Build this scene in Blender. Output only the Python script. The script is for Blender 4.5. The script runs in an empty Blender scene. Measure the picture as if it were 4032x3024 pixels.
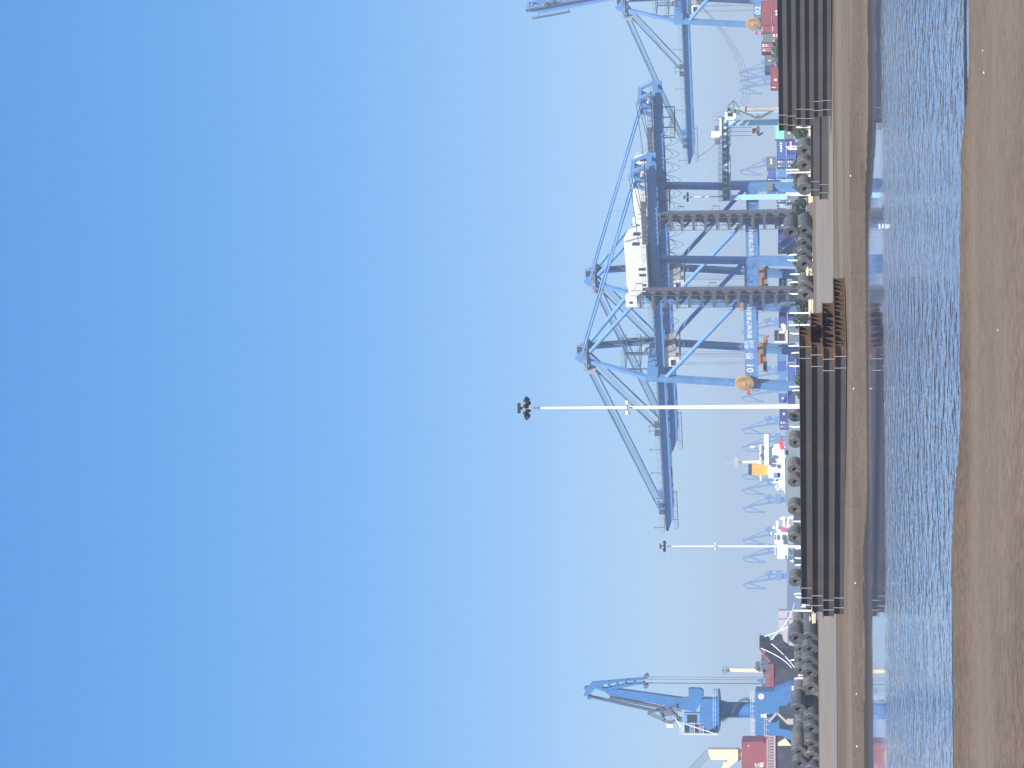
import bpy, math, random
from mathutils import Vector, Matrix
random.seed(7)
S = bpy.context.scene
C = S.collection

# ------------------------------------------------------------------ camera
F_PX = 9400.0
PITCH = math.atan((3163 - 2016) / F_PX)
ROLL = 0.007
CAM = Vector((0, 0, 2.0))
fwd = Vector((0, math.cos(PITCH), math.sin(PITCH)))
up0 = Vector((0, -math.sin(PITCH), math.cos(PITCH)))
ri0 = Vector((1, 0, 0))
XC = -math.cos(ROLL) * up0 - math.sin(ROLL) * ri0      # image right = down in the world (the camera is held on its side)
YC = math.cos(ROLL) * ri0 - math.sin(ROLL) * up0
cd = bpy.data.cameras.new('camera')
cd.sensor_width = 36; cd.sensor_fit = 'HORIZONTAL'
cd.lens = 36 * F_PX / 4032
cd.clip_start = 0.5; cd.clip_end = 30000
cam = bpy.data.objects.new('camera', cd); C.objects.link(cam)
M = Matrix.Identity(4)
for i in range(3):
    M[i][0] = XC[i]; M[i][1] = YC[i]; M[i][2] = -fwd[i]; M[i][3] = CAM[i]
cam.matrix_world = M
S.camera = cam

# ------------------------------------------------------------------ light
SUN_AZ = math.radians(173)       # measured from +Y (view direction) clockwise: the sun stands behind the camera
SUN_EL = math.radians(52)
w = bpy.data.worlds.new('World'); S.world = w; w.use_nodes = True
nt = w.node_tree; nt.nodes.clear()
sky = nt.nodes.new('ShaderNodeTexSky'); sky.sky_type = 'NISHITA'; sky.sun_disc = False
sky.sun_elevation = SUN_EL; sky.sun_rotation = SUN_AZ
sky.air_density = 1.2; sky.dust_density = 0.0; sky.ozone_density = 10.0; sky.altitude = 1500
bg = nt.nodes.new('ShaderNodeBackground'); bg.inputs[1].default_value = 0.15
wo = nt.nodes.new('ShaderNodeOutputWorld')
ga = nt.nodes.new('ShaderNodeGamma'); ga.inputs[1].default_value = .46
hs_ = nt.nodes.new('ShaderNodeHueSaturation'); hs_.inputs['Saturation'].default_value = 1.72; hs_.inputs['Hue'].default_value = .511; hs_.inputs['Value'].default_value = 1.6
nt.links.new(sky.outputs[0], ga.inputs[0]); nt.links.new(ga.outputs[0], hs_.inputs['Color']); nt.links.new(hs_.outputs[0], bg.inputs[0]); nt.links.new(bg.outputs[0], wo.inputs[0])
ld = bpy.data.lights.new('sun', 'SUN'); ld.energy = 5.0; ld.angle = math.radians(0.5); ld.color = (1, 0.95, 0.87)
sun = bpy.data.objects.new('sun', ld); C.objects.link(sun)
sd = Vector((math.sin(SUN_AZ) * math.cos(SUN_EL), math.cos(SUN_AZ) * math.cos(SUN_EL), math.sin(SUN_EL)))
sun.rotation_euler = sd.to_track_quat('Z', 'Y').to_euler()
S.view_settings.view_transform = 'Standard'; S.view_settings.look = 'None'
S.view_settings.exposure = 0.72; S.view_settings.gamma = 1.0
S.cycles.volume_bounces = 1
S.cycles.max_bounces = 8

# ------------------------------------------------------------------ helpers
def W(px, py, D):
    """point seen at pixel (px, py) of the 4032x3024 photograph, D metres ahead"""
    d = fwd * F_PX + XC * (px - 2016) - YC * (py - 1512)
    return CAM + d * (D / d.y)

def tag(o, label=None, cat=None, group=None, kind=None):
    if label: o['label'] = label
    if cat: o['category'] = cat
    if group: o['group'] = group
    if kind: o['kind'] = kind
    elif cat: o['kind'] = 'thing'
    return o

def thing(name, label, cat, loc=(0, 0, 0), rz=0.0, group=None):
    o = bpy.data.objects.new(name, None); C.objects.link(o)
    o.location = loc; o.rotation_euler = (0, 0, rz); o.empty_display_size = 0.5
    return tag(o, label, cat, group)

class MB:
    def __init__(s): s.v = []; s.f = []
    def add(s, vs, fs):
        n = len(s.v); s.v += [tuple(v) for v in vs]; s.f += [tuple(i + n for i in f) for f in fs]; return s
    def box(s, x0, x1, y0, y1, z0, z1):
        vs = [(x, y, z) for x in (x0, x1) for y in (y0, y1) for z in (z0, z1)]
        return s.add(vs, [(0, 1, 3, 2), (4, 6, 7, 5), (0, 4, 5, 1), (2, 3, 7, 6), (0, 2, 6, 4), (1, 5, 7, 3)])
    def bar(s, p, q, a, b=None, a2=None, b2=None, up=(0, 0, 1)):
        p = Vector(p); q = Vector(q); b = b or a; a2 = a2 or a; b2 = b2 or b
        d = (q - p).normalized(); u = Vector(up)
        if abs(d.dot(u)) > .95: u = Vector((0, 1, 0))
        x = d.cross(u).normalized(); y = x.cross(d).normalized()
        vs = []
        for c, aa, bb in ((p, a, b), (q, a2, b2)):
            for sx, sy in ((-1, -1), (1, -1), (1, 1), (-1, 1)):
                vs.append(c + x * sx * aa / 2 + y * sy * bb / 2)
        return s.add(vs, [(3, 2, 1, 0), (4, 5, 6, 7), (0, 1, 5, 4), (1, 2, 6, 5), (2, 3, 7, 6), (3, 0, 4, 7)])
    def tube(s, p, q, r, r2=None, n=8, cap=True):
        p = Vector(p); q = Vector(q); r2 = r if r2 is None else r2
        d = (q - p).normalized(); u = Vector((0, 0, 1)) if abs(d.z) < .95 else Vector((1, 0, 0))
        x = d.cross(u).normalized(); y = x.cross(d).normalized()
        vs = []
        for c, rr in ((p, r), (q, r2)):
            for k in range(n):
                t = 2 * math.pi * k / n
                vs.append(c + x * math.cos(t) * rr + y * math.sin(t) * rr)
        fs = [(k, n + k, n + (k + 1) % n, (k + 1) % n) for k in range(n)]
        if cap: fs += [tuple(range(n)), tuple(range(2 * n - 1, n - 1, -1))]
        return s.add(vs, fs)
    def path(s, pts, r, n=5):
        for a, b in zip(pts, pts[1:]): s.tube(a, b, r, n=n)
        return s
    def prism(s, pts, ext):
        """closed polygon (3-D points) pushed along ext"""
        ext = Vector(ext); n = len(pts); pts = [Vector(p) for p in pts]
        vs = pts + [p + ext for p in pts]
        fs = [tuple(range(n)), tuple(range(2 * n - 1, n - 1, -1))]
        fs += [(k, n + k, n + (k + 1) % n, (k + 1) % n) for k in range(n)]
        return s.add(vs, fs)
    def rail(s, p, q, h=1.1, step=2.0, r=.05):
        p = Vector(p); q = Vector(q); L = (q - p).length; n = max(1, int(L / step))
        for k in range(n + 1):
            a = p.lerp(q, k / n); s.bar(a, a + Vector((0, 0, h)), r)
        for hh in (h, h * .55): s.bar(p + Vector((0, 0, hh)), q + Vector((0, 0, hh)), r)
        return s
    def build(s, name, m, parent=None, smooth=False):
        me = bpy.data.meshes.new(name); me.from_pydata(s.v, [], s.f)
        import bmesh
        bm = bmesh.new(); bm.from_mesh(me); bmesh.ops.recalc_face_normals(bm, faces=bm.faces); bm.to_mesh(me); bm.free()
        if smooth:
            for p in me.polygons: p.use_smooth = True
        me.materials.append(m)
        o = bpy.data.objects.new(name, me); C.objects.link(o)
        if parent: o.parent = parent
        return o

def kids(o): return list(o.children)
def copy_tree(o, parent=None):
    c = o.copy(); C.objects.link(c)
    if parent: c.parent = parent; c.matrix_parent_inverse = o.matrix_parent_inverse.copy()
    for ch in kids(o): copy_tree(ch, c)
    return c

def text_mesh(name, body, size, m, parent, origin, right, upv, depth=.03, bold=.0, xs=1.0):
    cu = bpy.data.curves.new(name, 'FONT'); cu.body = body; cu.size = size; cu.extrude = depth; cu.offset = bold
    cu.align_x = 'CENTER'; cu.align_y = 'CENTER'; cu.resolution_u = 2
    t = bpy.data.objects.new(name, cu); C.objects.link(t)
    dg = bpy.context.evaluated_depsgraph_get(); dg.update()
    me = bpy.data.meshes.new_from_object(t.evaluated_get(dg))
    bpy.data.objects.remove(t); bpy.data.curves.remove(cu)
    right = Vector(right).normalized(); upv = Vector(upv).normalized(); nrm = right.cross(upv)
    R = Matrix.Identity(4)
    for i in range(3):
        R[i][0] = right[i] * xs; R[i][1] = upv[i]; R[i][2] = nrm[i]; R[i][3] = origin[i]
    me.transform(R); me.materials.clear(); me.materials.append(m)
    o = bpy.data.objects.new(name, me); C.objects.link(o); o.parent = parent
    return o

# ------------------------------------------------------------------ materials
def mat(name, col, rough=.6, var=.12, scale=.6, metal=0.0, bump=0.0, bscale=8, dirt=None, dirt_amt=.35, spec=.4):
    m = bpy.data.materials.new(name); m.use_nodes = True
    n = m.node_tree.nodes; l = m.node_tree.links; p = n['Principled BSDF']
    p.inputs['Roughness'].default_value = rough; p.inputs['Metallic'].default_value = metal
    p.inputs['Specular IOR Level'].default_value = spec
    tc = n.new('ShaderNodeTexCoord'); nz = n.new('ShaderNodeTexNoise'); nz.inputs['Scale'].default_value = scale
    nz.inputs['Detail'].default_value = 6; nz.inputs['Roughness'].default_value = .6
    l.new(tc.outputs['Object'], nz.inputs['Vector'])
    r = n.new('ShaderNodeValToRGB'); l.new(nz.outputs['Fac'], r.inputs['Fac'])
    a = [c * (1 - var) for c in col]; b = [min(1, c * (1 + var)) for c in col]
    r.color_ramp.elements[0].position = .3; r.color_ramp.elements[1].position = .7
    r.color_ramp.elements[0].color = (*a, 1); r.color_ramp.elements[1].color = (*b, 1)
    out = r.outputs['Color']
    if dirt:
        n2 = n.new('ShaderNodeTexNoise'); n2.inputs['Scale'].default_value = scale * 2.3; n2.inputs['Detail'].default_value = 9
        l.new(tc.outputs['Object'], n2.inputs['Vector'])
        r2 = n.new('ShaderNodeValToRGB'); r2.color_ramp.elements[0].position = .48; r2.color_ramp.elements[1].position = .72
        l.new(n2.outputs['Fac'], r2.inputs['Fac'])
        mul = n.new('ShaderNodeMath'); mul.operation = 'MULTIPLY'; mul.inputs[1].default_value = dirt_amt
        l.new(r2.outputs['Color'], mul.inputs[0])
        mx = n.new('ShaderNodeMix'); mx.data_type = 'RGBA'
        l.new(mul.outputs[0], mx.inputs['Factor']); l.new(out, mx.inputs['A']); mx.inputs['B'].default_value = (*dirt, 1)
        out = mx.outputs['Result']
    l.new(out, p.inputs['Base Color'])
    if bump:
        nb = n.new('ShaderNodeTexNoise'); nb.inputs['Scale'].default_value = bscale; nb.inputs['Detail'].default_value = 5
        l.new(tc.outputs['Object'], nb.inputs['Vector'])
        bp = n.new('ShaderNodeBump'); bp.inputs['Strength'].default_value = bump; bp.inputs['Distance'].default_value = .05
        l.new(nb.outputs['Fac'], bp.inputs['Height']); l.new(bp.outputs['Normal'], p.inputs['Normal'])
    return m

RUST = (.22, .09, .035)
m_blue = mat('crane_blue_paint', (.125, .29, .55), .5, .12, .3, dirt=(.16, .19, .25), dirt_amt=.45)
m_blue2 = mat('portal_crane_blue_paint', (.045, .17, .40), .45, .08, .3, dirt=(.07, .12, .22), dirt_amt=.5)
m_blued = mat('crane_machinery_steel', (.10, .13, .19), .6, .2, .8)
m_cream = mat('cream_white_paint', (.82, .80, .70), .6, .04, .4, dirt=(.5, .45, .35), dirt_amt=.15)
m_white = mat('white_paint', (.80, .80, .78), .5, .05, .4, dirt=(.45, .4, .33), dirt_amt=.2)
m_glass = mat('dark_window_glass', (.03, .035, .04), .15, .1)
m_rail = mat('galvanised_railing', (.42, .40, .38), .55, .15, 1.0)
m_stair = mat('weathered_stair_steel', (.105, .115, .14), .7, .25, 1.2, dirt=(.24, .14, .09), dirt_amt=.5)
m_black = mat('black_rubber_and_cable', (.025, .025, .028), .7, .2)
m_cable = mat('steel_rope', (.12, .13, .15), .6, .2)
m_reel = mat('cable_reel_yellow', (.62, .40, .14), .6, .15, .7, dirt=(.45, .18, .12), dirt_amt=.5)
m_spread = mat('spreader_orange_brown', (.42, .24, .15), .6, .3, .9)
m_coil = mat('rolled_steel_coil', (.095, .098, .105), .42, .2, .9, metal=.2, dirt=(.26, .25, .23), dirt_amt=.35)
m_coilb = mat('rolled_steel_coil_dull', (.115, .11, .10), .48, .2, .8, metal=.1, dirt=(.30, .27, .22), dirt_amt=.4)
m_beam = mat('mill_scale_steel_beam', (.098, .088, .082), .75, .16, .35, dirt=(.14, .10, .075), dirt_amt=.4, spec=.15)
def rust_end_material():
    m = mat('beam_rusting_at_its_end', (.090, .081, .076), .75, .16, .35, dirt=(.15, .098, .07), dirt_amt=.5, spec=.15)
    n = m.node_tree.nodes; l = m.node_tree.links; p = n['Principled BSDF']; src = p.inputs['Base Color'].links[0].from_socket
    tc = n.new('ShaderNodeTexCoord'); sp = n.new('ShaderNodeSeparateXYZ'); l.new(tc.outputs['Object'], sp.inputs[0])
    nz = n.new('ShaderNodeTexNoise'); nz.inputs['Scale'].default_value = 2.5; nz.inputs['Detail'].default_value = 6; l.new(tc.outputs['Object'], nz.inputs['Vector'])
    a = n.new('ShaderNodeMath'); a.operation = 'MULTIPLY_ADD'; a.inputs[1].default_value = 5.0; l.new(nz.outputs['Fac'], a.inputs[0]); l.new(sp.outputs['X'], a.inputs[2])
    mr = n.new('ShaderNodeMapRange'); mr.inputs['From Min'].default_value = 19.2; mr.inputs['From Max'].default_value = 20.4; l.new(a.outputs[0], mr.inputs['Value'])
    r = n.new('ShaderNodeValToRGB'); r.color_ramp.elements[0].color = (.075, .04, .025, 1); r.color_ramp.elements[1].color = (.30, .14, .055, 1); r.color_ramp.elements[0].position = .35; r.color_ramp.elements[1].position = .7; l.new(nz.outputs['Fac'], r.inputs['Fac'])
    mx = n.new('ShaderNodeMix'); mx.data_type = 'RGBA'; l.new(mr.outputs[0], mx.inputs['Factor']); l.new(src, mx.inputs['A']); l.new(r.outputs[0], mx.inputs['B']); l.new(mx.outputs['Result'], p.inputs['Base Color'])
    return m
m_beaml = rust_end_material()
m_beamr = mat('rusty_steel_beam', (.22, .13, .08), .7, .25, .5, dirt=(.42, .18, .05), dirt_amt=.8)
m_red = mat('red_container_paint', (.27, .07, .075), .55, .1, .4, dirt=(.2, .07, .06), dirt_amt=.3)
m_brown = mat('brown_container_paint', (.30, .09, .09), .55, .1, .4)
m_cblue = mat('blue_container_paint', (.07, .13, .40), .5, .1, .4)
m_cnavy = mat('navy_container_paint', (.06, .07, .22), .5, .1, .4)
m_clight = mat('light_blue_container_paint', (.10, .26, .50), .5, .1, .4)
m_cgrey = mat('grey_container_paint', (.15, .18, .19), .5, .1, .4)
m_clightgrey = mat('grey_green_hull_paint', (.20, .25, .27), .6, .15, .1, dirt=(.1, .12, .13), dirt_amt=.4)
m_mint = mat('mint_container_paint', (.26, .68, .50), .5, .06, .4)
m_cyan = mat('pale_cyan_gantry_paint', (.36, .62, .76), .5, .06, .4, dirt=(.25, .4, .45), dirt_amt=.3)
m_hull = mat('black_hull_paint', (.022, .026, .038), .6, .3, .2, dirt=(.10, .06, .045), dirt_amt=.6)
m_deck = mat('red_oxide_deck_paint', (.26, .06, .06), .6, .12, .2, dirt=(.2, .05, .05), dirt_amt=.3)
m_yel = mat('ship_crane_yellow_paint', (.80, .70, .44), .5, .05, .3)
m_orange = mat('orange_funnel_paint', (.88, .40, .04), .45, .05, .3)
m_pink = mat('magenta_red_paint', (.75, .06, .15), .5, .05)
m_post = mat('white_marker_post_paint', (.85, .84, .80), .5, .05)
m_timber = mat('cream_timber_dunnage', (.72, .62, .42), .8, .15, 1.5, bump=.3)
m_leaf = mat('dusty_green_leaves', (.07, .095, .05), .8, .35, .8)
m_bark = mat('bark', (.09, .07, .05), .9, .2, 4)
m_stone = mat('dark_stone', (.05, .045, .04), .8, .25, 5, bump=.4)
m_road = mat('dusty_yard_concrete', (.195, .156, .119), .9, .12, .12, dirt=(.15, .12, .09), dirt_amt=.6)
m_conc = mat('pale_concrete', (.25, .23, .20), .85, .1, .05)
m_tower = mat('pinkish_tower_render', (.62, .50, .47), .8, .05, .05)
m_farb = mat('far_dark_blue_steel', (.10, .22, .42), .6, .1)
m_redp = mat('bright_red_paint', (.7, .04, .05), .5, .05)

def dirt_material():
    m = bpy.data.materials.new('packed_brown_dirt'); m.use_nodes = True
    n = m.node_tree.nodes; l = m.node_tree.links; p = n['Principled BSDF']
    p.inputs['Roughness'].default_value = .95; p.inputs['Specular IOR Level'].default_value = .15
    g = n.new('ShaderNodeNewGeometry')
    def noise(sc, det, map_scale=(1, 1, 1)):
        mp = n.new('ShaderNodeMapping'); mp.inputs['Scale'].default_value = map_scale
        l.new(g.outputs['Position'], mp.inputs['Vector'])
        t = n.new('ShaderNodeTexNoise'); t.inputs['Scale'].default_value = sc; t.inputs['Detail'].default_value = det
        t.inputs['Roughness'].default_value = .62
        l.new(mp.outputs[0], t.inputs['Vector']); return t.outputs['Fac']
    a = noise(.35, 8, (.55, .22, 1)); b = noise(2.6, 8, (1, .8, 1)); c = noise(7, 8); d = noise(.06, 3, (.4, 1, 1))
    r = n.new('ShaderNodeValToRGB'); e = r.color_ramp.elements
    e[0].position = .30; e[0].color = (.112, .081, .055, 1); e[1].position = .72; e[1].color = (.174, .129, .089, 1)
    l.new(a, r.inputs['Fac'])
    r2 = n.new('ShaderNodeValToRGB'); e = r2.color_ramp.elements
    e[0].position = .34; e[0].color = (.62, .60, .58, 1); e[1].position = .66; e[1].color = (1.12, 1.10, 1.08, 1); l.new(b, r2.inputs['Fac'])
    mx = n.new('ShaderNodeMix'); mx.data_type = 'RGBA'; mx.blend_type = 'MULTIPLY'; mx.inputs['Factor'].default_value = .55
    l.new(r.outputs[0], mx.inputs['A']); l.new(r2.outputs[0], mx.inputs['B'])
    r3 = n.new('ShaderNodeValToRGB'); e = r3.color_ramp.elements
    e[0].position = .33; e[0].color = (.40, .38, .36, 1); e[1].position = .60; e[1].color = (1.18, 1.17, 1.16, 1); l.new(c, r3.inputs['Fac'])
    mx2 = n.new('ShaderNodeMix'); mx2.data_type = 'RGBA'; mx2.blend_type = 'MULTIPLY'; mx2.inputs['Factor'].default_value = .8
    l.new(mx.outputs['Result'], mx2.inputs['A']); l.new(r3.outputs[0], mx2.inputs['B'])
    # paler dusty ground in patches far off
    r4 = n.new('ShaderNodeValToRGB'); e = r4.color_ramp.elements
    e[0].position = .45; e[0].color = (0, 0, 0, 1); e[1].position = .6; e[1].color = (.6, .6, .6, 1); l.new(d, r4.inputs['Fac'])
    mx3 = n.new('ShaderNodeMix'); mx3.data_type = 'RGBA'; l.new(r4.outputs[0], mx3.inputs['Factor'])
    l.new(mx2.outputs['Result'], mx3.inputs['A']); mx3.inputs['B'].default_value = (.195, .152, .112, 1)
    # low ground wet near the waterline; shade painted into the steep far bank face
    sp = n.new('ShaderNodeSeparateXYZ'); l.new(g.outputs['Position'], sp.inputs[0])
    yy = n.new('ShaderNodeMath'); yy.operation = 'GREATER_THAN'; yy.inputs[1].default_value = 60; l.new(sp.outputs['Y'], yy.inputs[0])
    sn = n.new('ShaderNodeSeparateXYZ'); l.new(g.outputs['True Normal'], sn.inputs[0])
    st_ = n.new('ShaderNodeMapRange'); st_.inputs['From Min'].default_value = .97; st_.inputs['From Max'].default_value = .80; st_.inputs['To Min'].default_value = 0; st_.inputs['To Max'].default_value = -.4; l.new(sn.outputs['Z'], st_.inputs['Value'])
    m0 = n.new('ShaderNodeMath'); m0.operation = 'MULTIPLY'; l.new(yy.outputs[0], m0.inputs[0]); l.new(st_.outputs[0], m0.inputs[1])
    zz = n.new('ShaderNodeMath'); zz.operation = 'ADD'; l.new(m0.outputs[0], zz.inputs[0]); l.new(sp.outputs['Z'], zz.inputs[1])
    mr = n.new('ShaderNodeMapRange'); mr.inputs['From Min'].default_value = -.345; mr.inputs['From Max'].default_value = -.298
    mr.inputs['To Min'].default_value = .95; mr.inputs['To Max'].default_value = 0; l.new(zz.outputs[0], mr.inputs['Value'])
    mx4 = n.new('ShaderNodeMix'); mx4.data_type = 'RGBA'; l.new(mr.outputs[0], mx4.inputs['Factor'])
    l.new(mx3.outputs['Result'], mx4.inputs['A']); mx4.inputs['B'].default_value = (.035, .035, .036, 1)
    l.new(mx4.outputs['Result'], p.inputs['Base Color'])
    ad = n.new('ShaderNodeMath'); ad.operation = 'MULTIPLY_ADD'; ad.inputs[1].default_value = 2.0; l.new(b, ad.inputs[0]); l.new(c, ad.inputs[2])
    bp = n.new('ShaderNodeBump'); bp.inputs['Strength'].default_value = .55; bp.inputs['Distance'].default_value = .035
    l.new(ad.outputs[0], bp.inputs['Height']); l.new(bp.outputs['Normal'], p.inputs['Normal'])
    return m
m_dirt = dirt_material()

def water_material():
    m = bpy.data.materials.new('rippled_pool_water'); m.use_nodes = True
    n = m.node_tree.nodes; l = m.node_tree.links; p = n['Principled BSDF']
    p.inputs['Base Color'].default_value = (.10, .14, .235, 1); p.inputs['Roughness'].default_value = .03
    p.inputs['IOR'].default_value = 1.45; p.inputs['Specular IOR Level'].default_value = .5
    g = n.new('ShaderNodeNewGeometry')
    def noise(sc, det, ms):
        mp = n.new('ShaderNodeMapping'); mp.inputs['Scale'].default_value = ms
        l.new(g.outputs['Position'], mp.inputs['Vector'])
        t = n.new('ShaderNodeTexNoise'); t.inputs['Scale'].default_value = sc; t.inputs['Detail'].default_value = det
        l.new(mp.outputs[0], t.inputs['Vector']); return t.outputs['Fac']
    a = noise(1.0, 2, (2.2, 1.15, 1)); b = noise(1.0, 2, (6, 3.0, 1)); k = noise(.25, 2, (.5, 1, 1))
    ad = n.new('ShaderNodeMath'); ad.operation = 'MULTIPLY_ADD'; ad.inputs[1].default_value = .3; l.new(b, ad.inputs[0]); l.new(a, ad.inputs[2])
    sp = n.new('ShaderNodeSeparateXYZ'); l.new(g.outputs['Position'], sp.inputs[0])
    mr = n.new('ShaderNodeMapRange'); mr.interpolation_type = 'SMOOTHSTEP'
    mr.inputs['From Min'].default_value = 67; mr.inputs['From Max'].default_value = 73      # the far margin lies calm in the lee of the bank
    mr.inputs['To Min'].default_value = 1; mr.inputs['To Max'].default_value = .02; l.new(sp.outputs['Y'], mr.inputs['Value'])
    r = n.new('ShaderNodeMapRange'); r.inputs['From Min'].default_value = .3; r.inputs['From Max'].default_value = .7
    r.inputs['To Min'].default_value = .45; r.inputs['To Max'].default_value = 1; l.new(k, r.inputs['Value'])
    mu = n.new('ShaderNodeMath'); mu.operation = 'MULTIPLY'; l.new(mr.outputs[0], mu.inputs[0]); l.new(r.outputs[0], mu.inputs[1])
    bp = n.new('ShaderNodeBump'); bp.inputs['Distance'].default_value = .10; l.new(mu.outputs[0], bp.inputs['Strength'])
    l.new(ad.outputs[0], bp.inputs['Height']); l.new(bp.outputs['Normal'], p.inputs['Normal'])
    return m
m_water = water_material()
m_sea = mat('harbour_sea', (.03, .06, .08), .15, .1, .02, bump=.4, bscale=.6)

# ------------------------------------------------------------------ ground, pool, quay, sea
WATER_Z = -.35
def sst(a, b, x):
    t = min(1, max(0, (x - a) / (b - a))); return t * t * (3 - 2 * t)
def hn(x, y, s):
    from mathutils import noise
    return noise.noise(Vector((x * s, y * s, 3.1)))
def near_shore(x): return 39.3 - 3.2 * sst(-3.2, -.2, x) - .6 * sst(1, 4, x) + .12 * hn(x, 0, .5) + .08 * hn(x, 5, 2.2)
def far_shore(x): return 88.5 + 2 * (1 - sst(-7, -4, x)) + .6 * hn(x, 30, .1) + .1 * hn(x, 9, .5) - 8 * sst(5, 9, x)
def ground_z(x, y):
    n = near_shore(x); f = far_shore(x)
    if y < (n + f) / 2:
        wd_ = .25 + 1.0 * (1 - sst(-4.5, -1, x)) + 1.7 * sst(3.2, 4.4, x); k_ = 1 - .85 * sst(26, n - wd_, y)
        z = -.02 + (.03 * hn(x, y, .5) + .012 * hn(x, y, 2.3)) * k_ - .27 * sst(21, n - wd_, y) - .056 * sst(n - wd_ - .2, n - wd_ + .1, y)
        z += (-.62 - z) * sst(n - .35, n + 1.2, y)
        # the low mud spit off the near shore, right
        sx = sst(2.6, 3.6, x); sy = 1 - min(1, abs(y - (n + .1 - 1.55)) / .55)
        if x > 4.2: z = z - .13 * sst(4.2, 4.7, x) * max(0, 1 - abs(y - (n - 1.35)) / .42) ** .5
    else:
        hb = .06 + .12 * (1 - sst(-7, -4, x)) + .08 * sst(5, 8, x)
        z = -.62 + sst(f - .35, f + .15, y) * (.27 + hb) + (.35 - hb) * sst(f, f + 12, y)
        z += sst(94, 98, y) * .03 * (1 - sst(98, 106, y)) * (.6 + .4 * hn(x, y, .1))      # bank crest
        z -= .09 * sst(98, 114, y) * (1 - sst(116, 150, y))
        z += .05 * sst(119, 121, y) * (1 - sst(124, 128, y)) * (1 if x < -3 else .0)
        z += .03 * hn(x, y, .12) * sst(95, 105, y) + .012 * hn(x, y, .7)
        z += .14 * sst(150, 185, y) + .44 * sst(190, 250, y)
    return z
ys = []
y = 14.0
while y < 33: ys.append(y); y += .22
while y < 42: ys.append(y); y += .07
while y < 76: ys.append(y); y += 1.5
while y < 96: ys.append(y); y += .14
while y < 130: ys.append(y); y += .8
while y < 300: ys.append(y); y += 3
while y < 640: ys.append(y); y += 20
ys.append(646)
NX = 150
g = MB()
for y in ys:
    Wd = 9 + .62 * y
    for i in range(NX + 1):
        t = -1 + 2 * i / NX
        x = Wd * (t * .38 + .62 * t ** 3)
        g.v.append((x, y, ground_z(x, y)))
for j in range(len(ys) - 1):
    for i in range(NX):
        a = j * (NX + 1) + i; g.f.append((a, a + 1, a + NX + 2, a + NX + 1))
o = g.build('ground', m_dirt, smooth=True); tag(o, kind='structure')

pw = MB(); pw.add([(-60, 33, WATER_Z), (60, 33, WATER_Z), (60, 95, WATER_Z), (-60, 95, WATER_Z)], [(0, 1, 2, 3)])
tag(pw.build('water', m_water), kind='structure')

TH = math.radians(38.3)                       # the port's grid: quay rails run along RL, crane booms along BM
BM = Vector((-math.cos(TH), math.sin(TH), 0)); RL = Vector((math.sin(TH), math.cos(TH), 0))
RZ = math.atan2(BM.y, BM.x)
CO = Vector((3.57, 654.28, 0.0))              # crane rail origin
q = MB()
e0 = CO + BM * 4 - RL * 10; e1 = CO + BM * 4 + RL * 1600
poly = [(-1300, 646), (-62, 646), (-62, 650), (e0.x, e0.y - 6), (e1.x, e1.y), (3000, 2400), (3000, 646)]
q.prism([(x, y, .55) for x, y in [(e0.x - 55, 646), (e0.x, e0.y - 4), (e1.x, e1.y), (3000, e1.y), (3000, 646)]], (0, 0, -5))
tag(q.build('quay_apron', m_conc), kind='structure')
q = MB(); q.prism([(x, y, .5) for x, y in [(-1300, 646.5), (e0.x - 56, 646.5), (-66, 662), (-1300, 662)]], (0, 0, -5))
tag(q.build('west_quay', m_conc), kind='structure')
s = MB(); s.add([(-4500, 640, -2.5), (6000, 640, -2.5), (9000, 12000, -2.5), (-9000, 12000, -2.5)], [(0, 1, 2, 3)])
tag(s.build('sea', m_sea), kind='structure')
# pale concrete lane in front of the coil yard
ln = MB()
for j in range(31):
    for i in range(41):
        x = -70 + i * 3.5; yy = 152 + j * 3.1 + .6 * hn(x, 3, .2); ln.v.append((x, yy, ground_z(x, yy) + .03))
for j in range(30):
    for i in range(40):
        a = j * 41 + i; ln.f.append((a, a + 1, a + 42, a + 41))
tag(ln.build('yard_road', m_road, smooth=True), kind='structure')

# ------------------------------------------------------------------ container cranes
def festoon(m, x0, x1, z, y, n):
    for k in range(n):
        a = x0 + (x1 - x0) * k / n; b = x0 + (x1 - x0) * (k + 1) / n
        for dep, sq in ((4.3, 1.0), (2.4, .6)):
            pts = []
            for i in range(9):
                t = i / 8; u = 2 * t - 1
                pts.append((a + (b - a) * (.5 + .5 * u * (abs(u) ** .3) * .98), y, z - dep * (1 - abs(u) ** 2.2)))
            m.path(pts, .06, 4)

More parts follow.
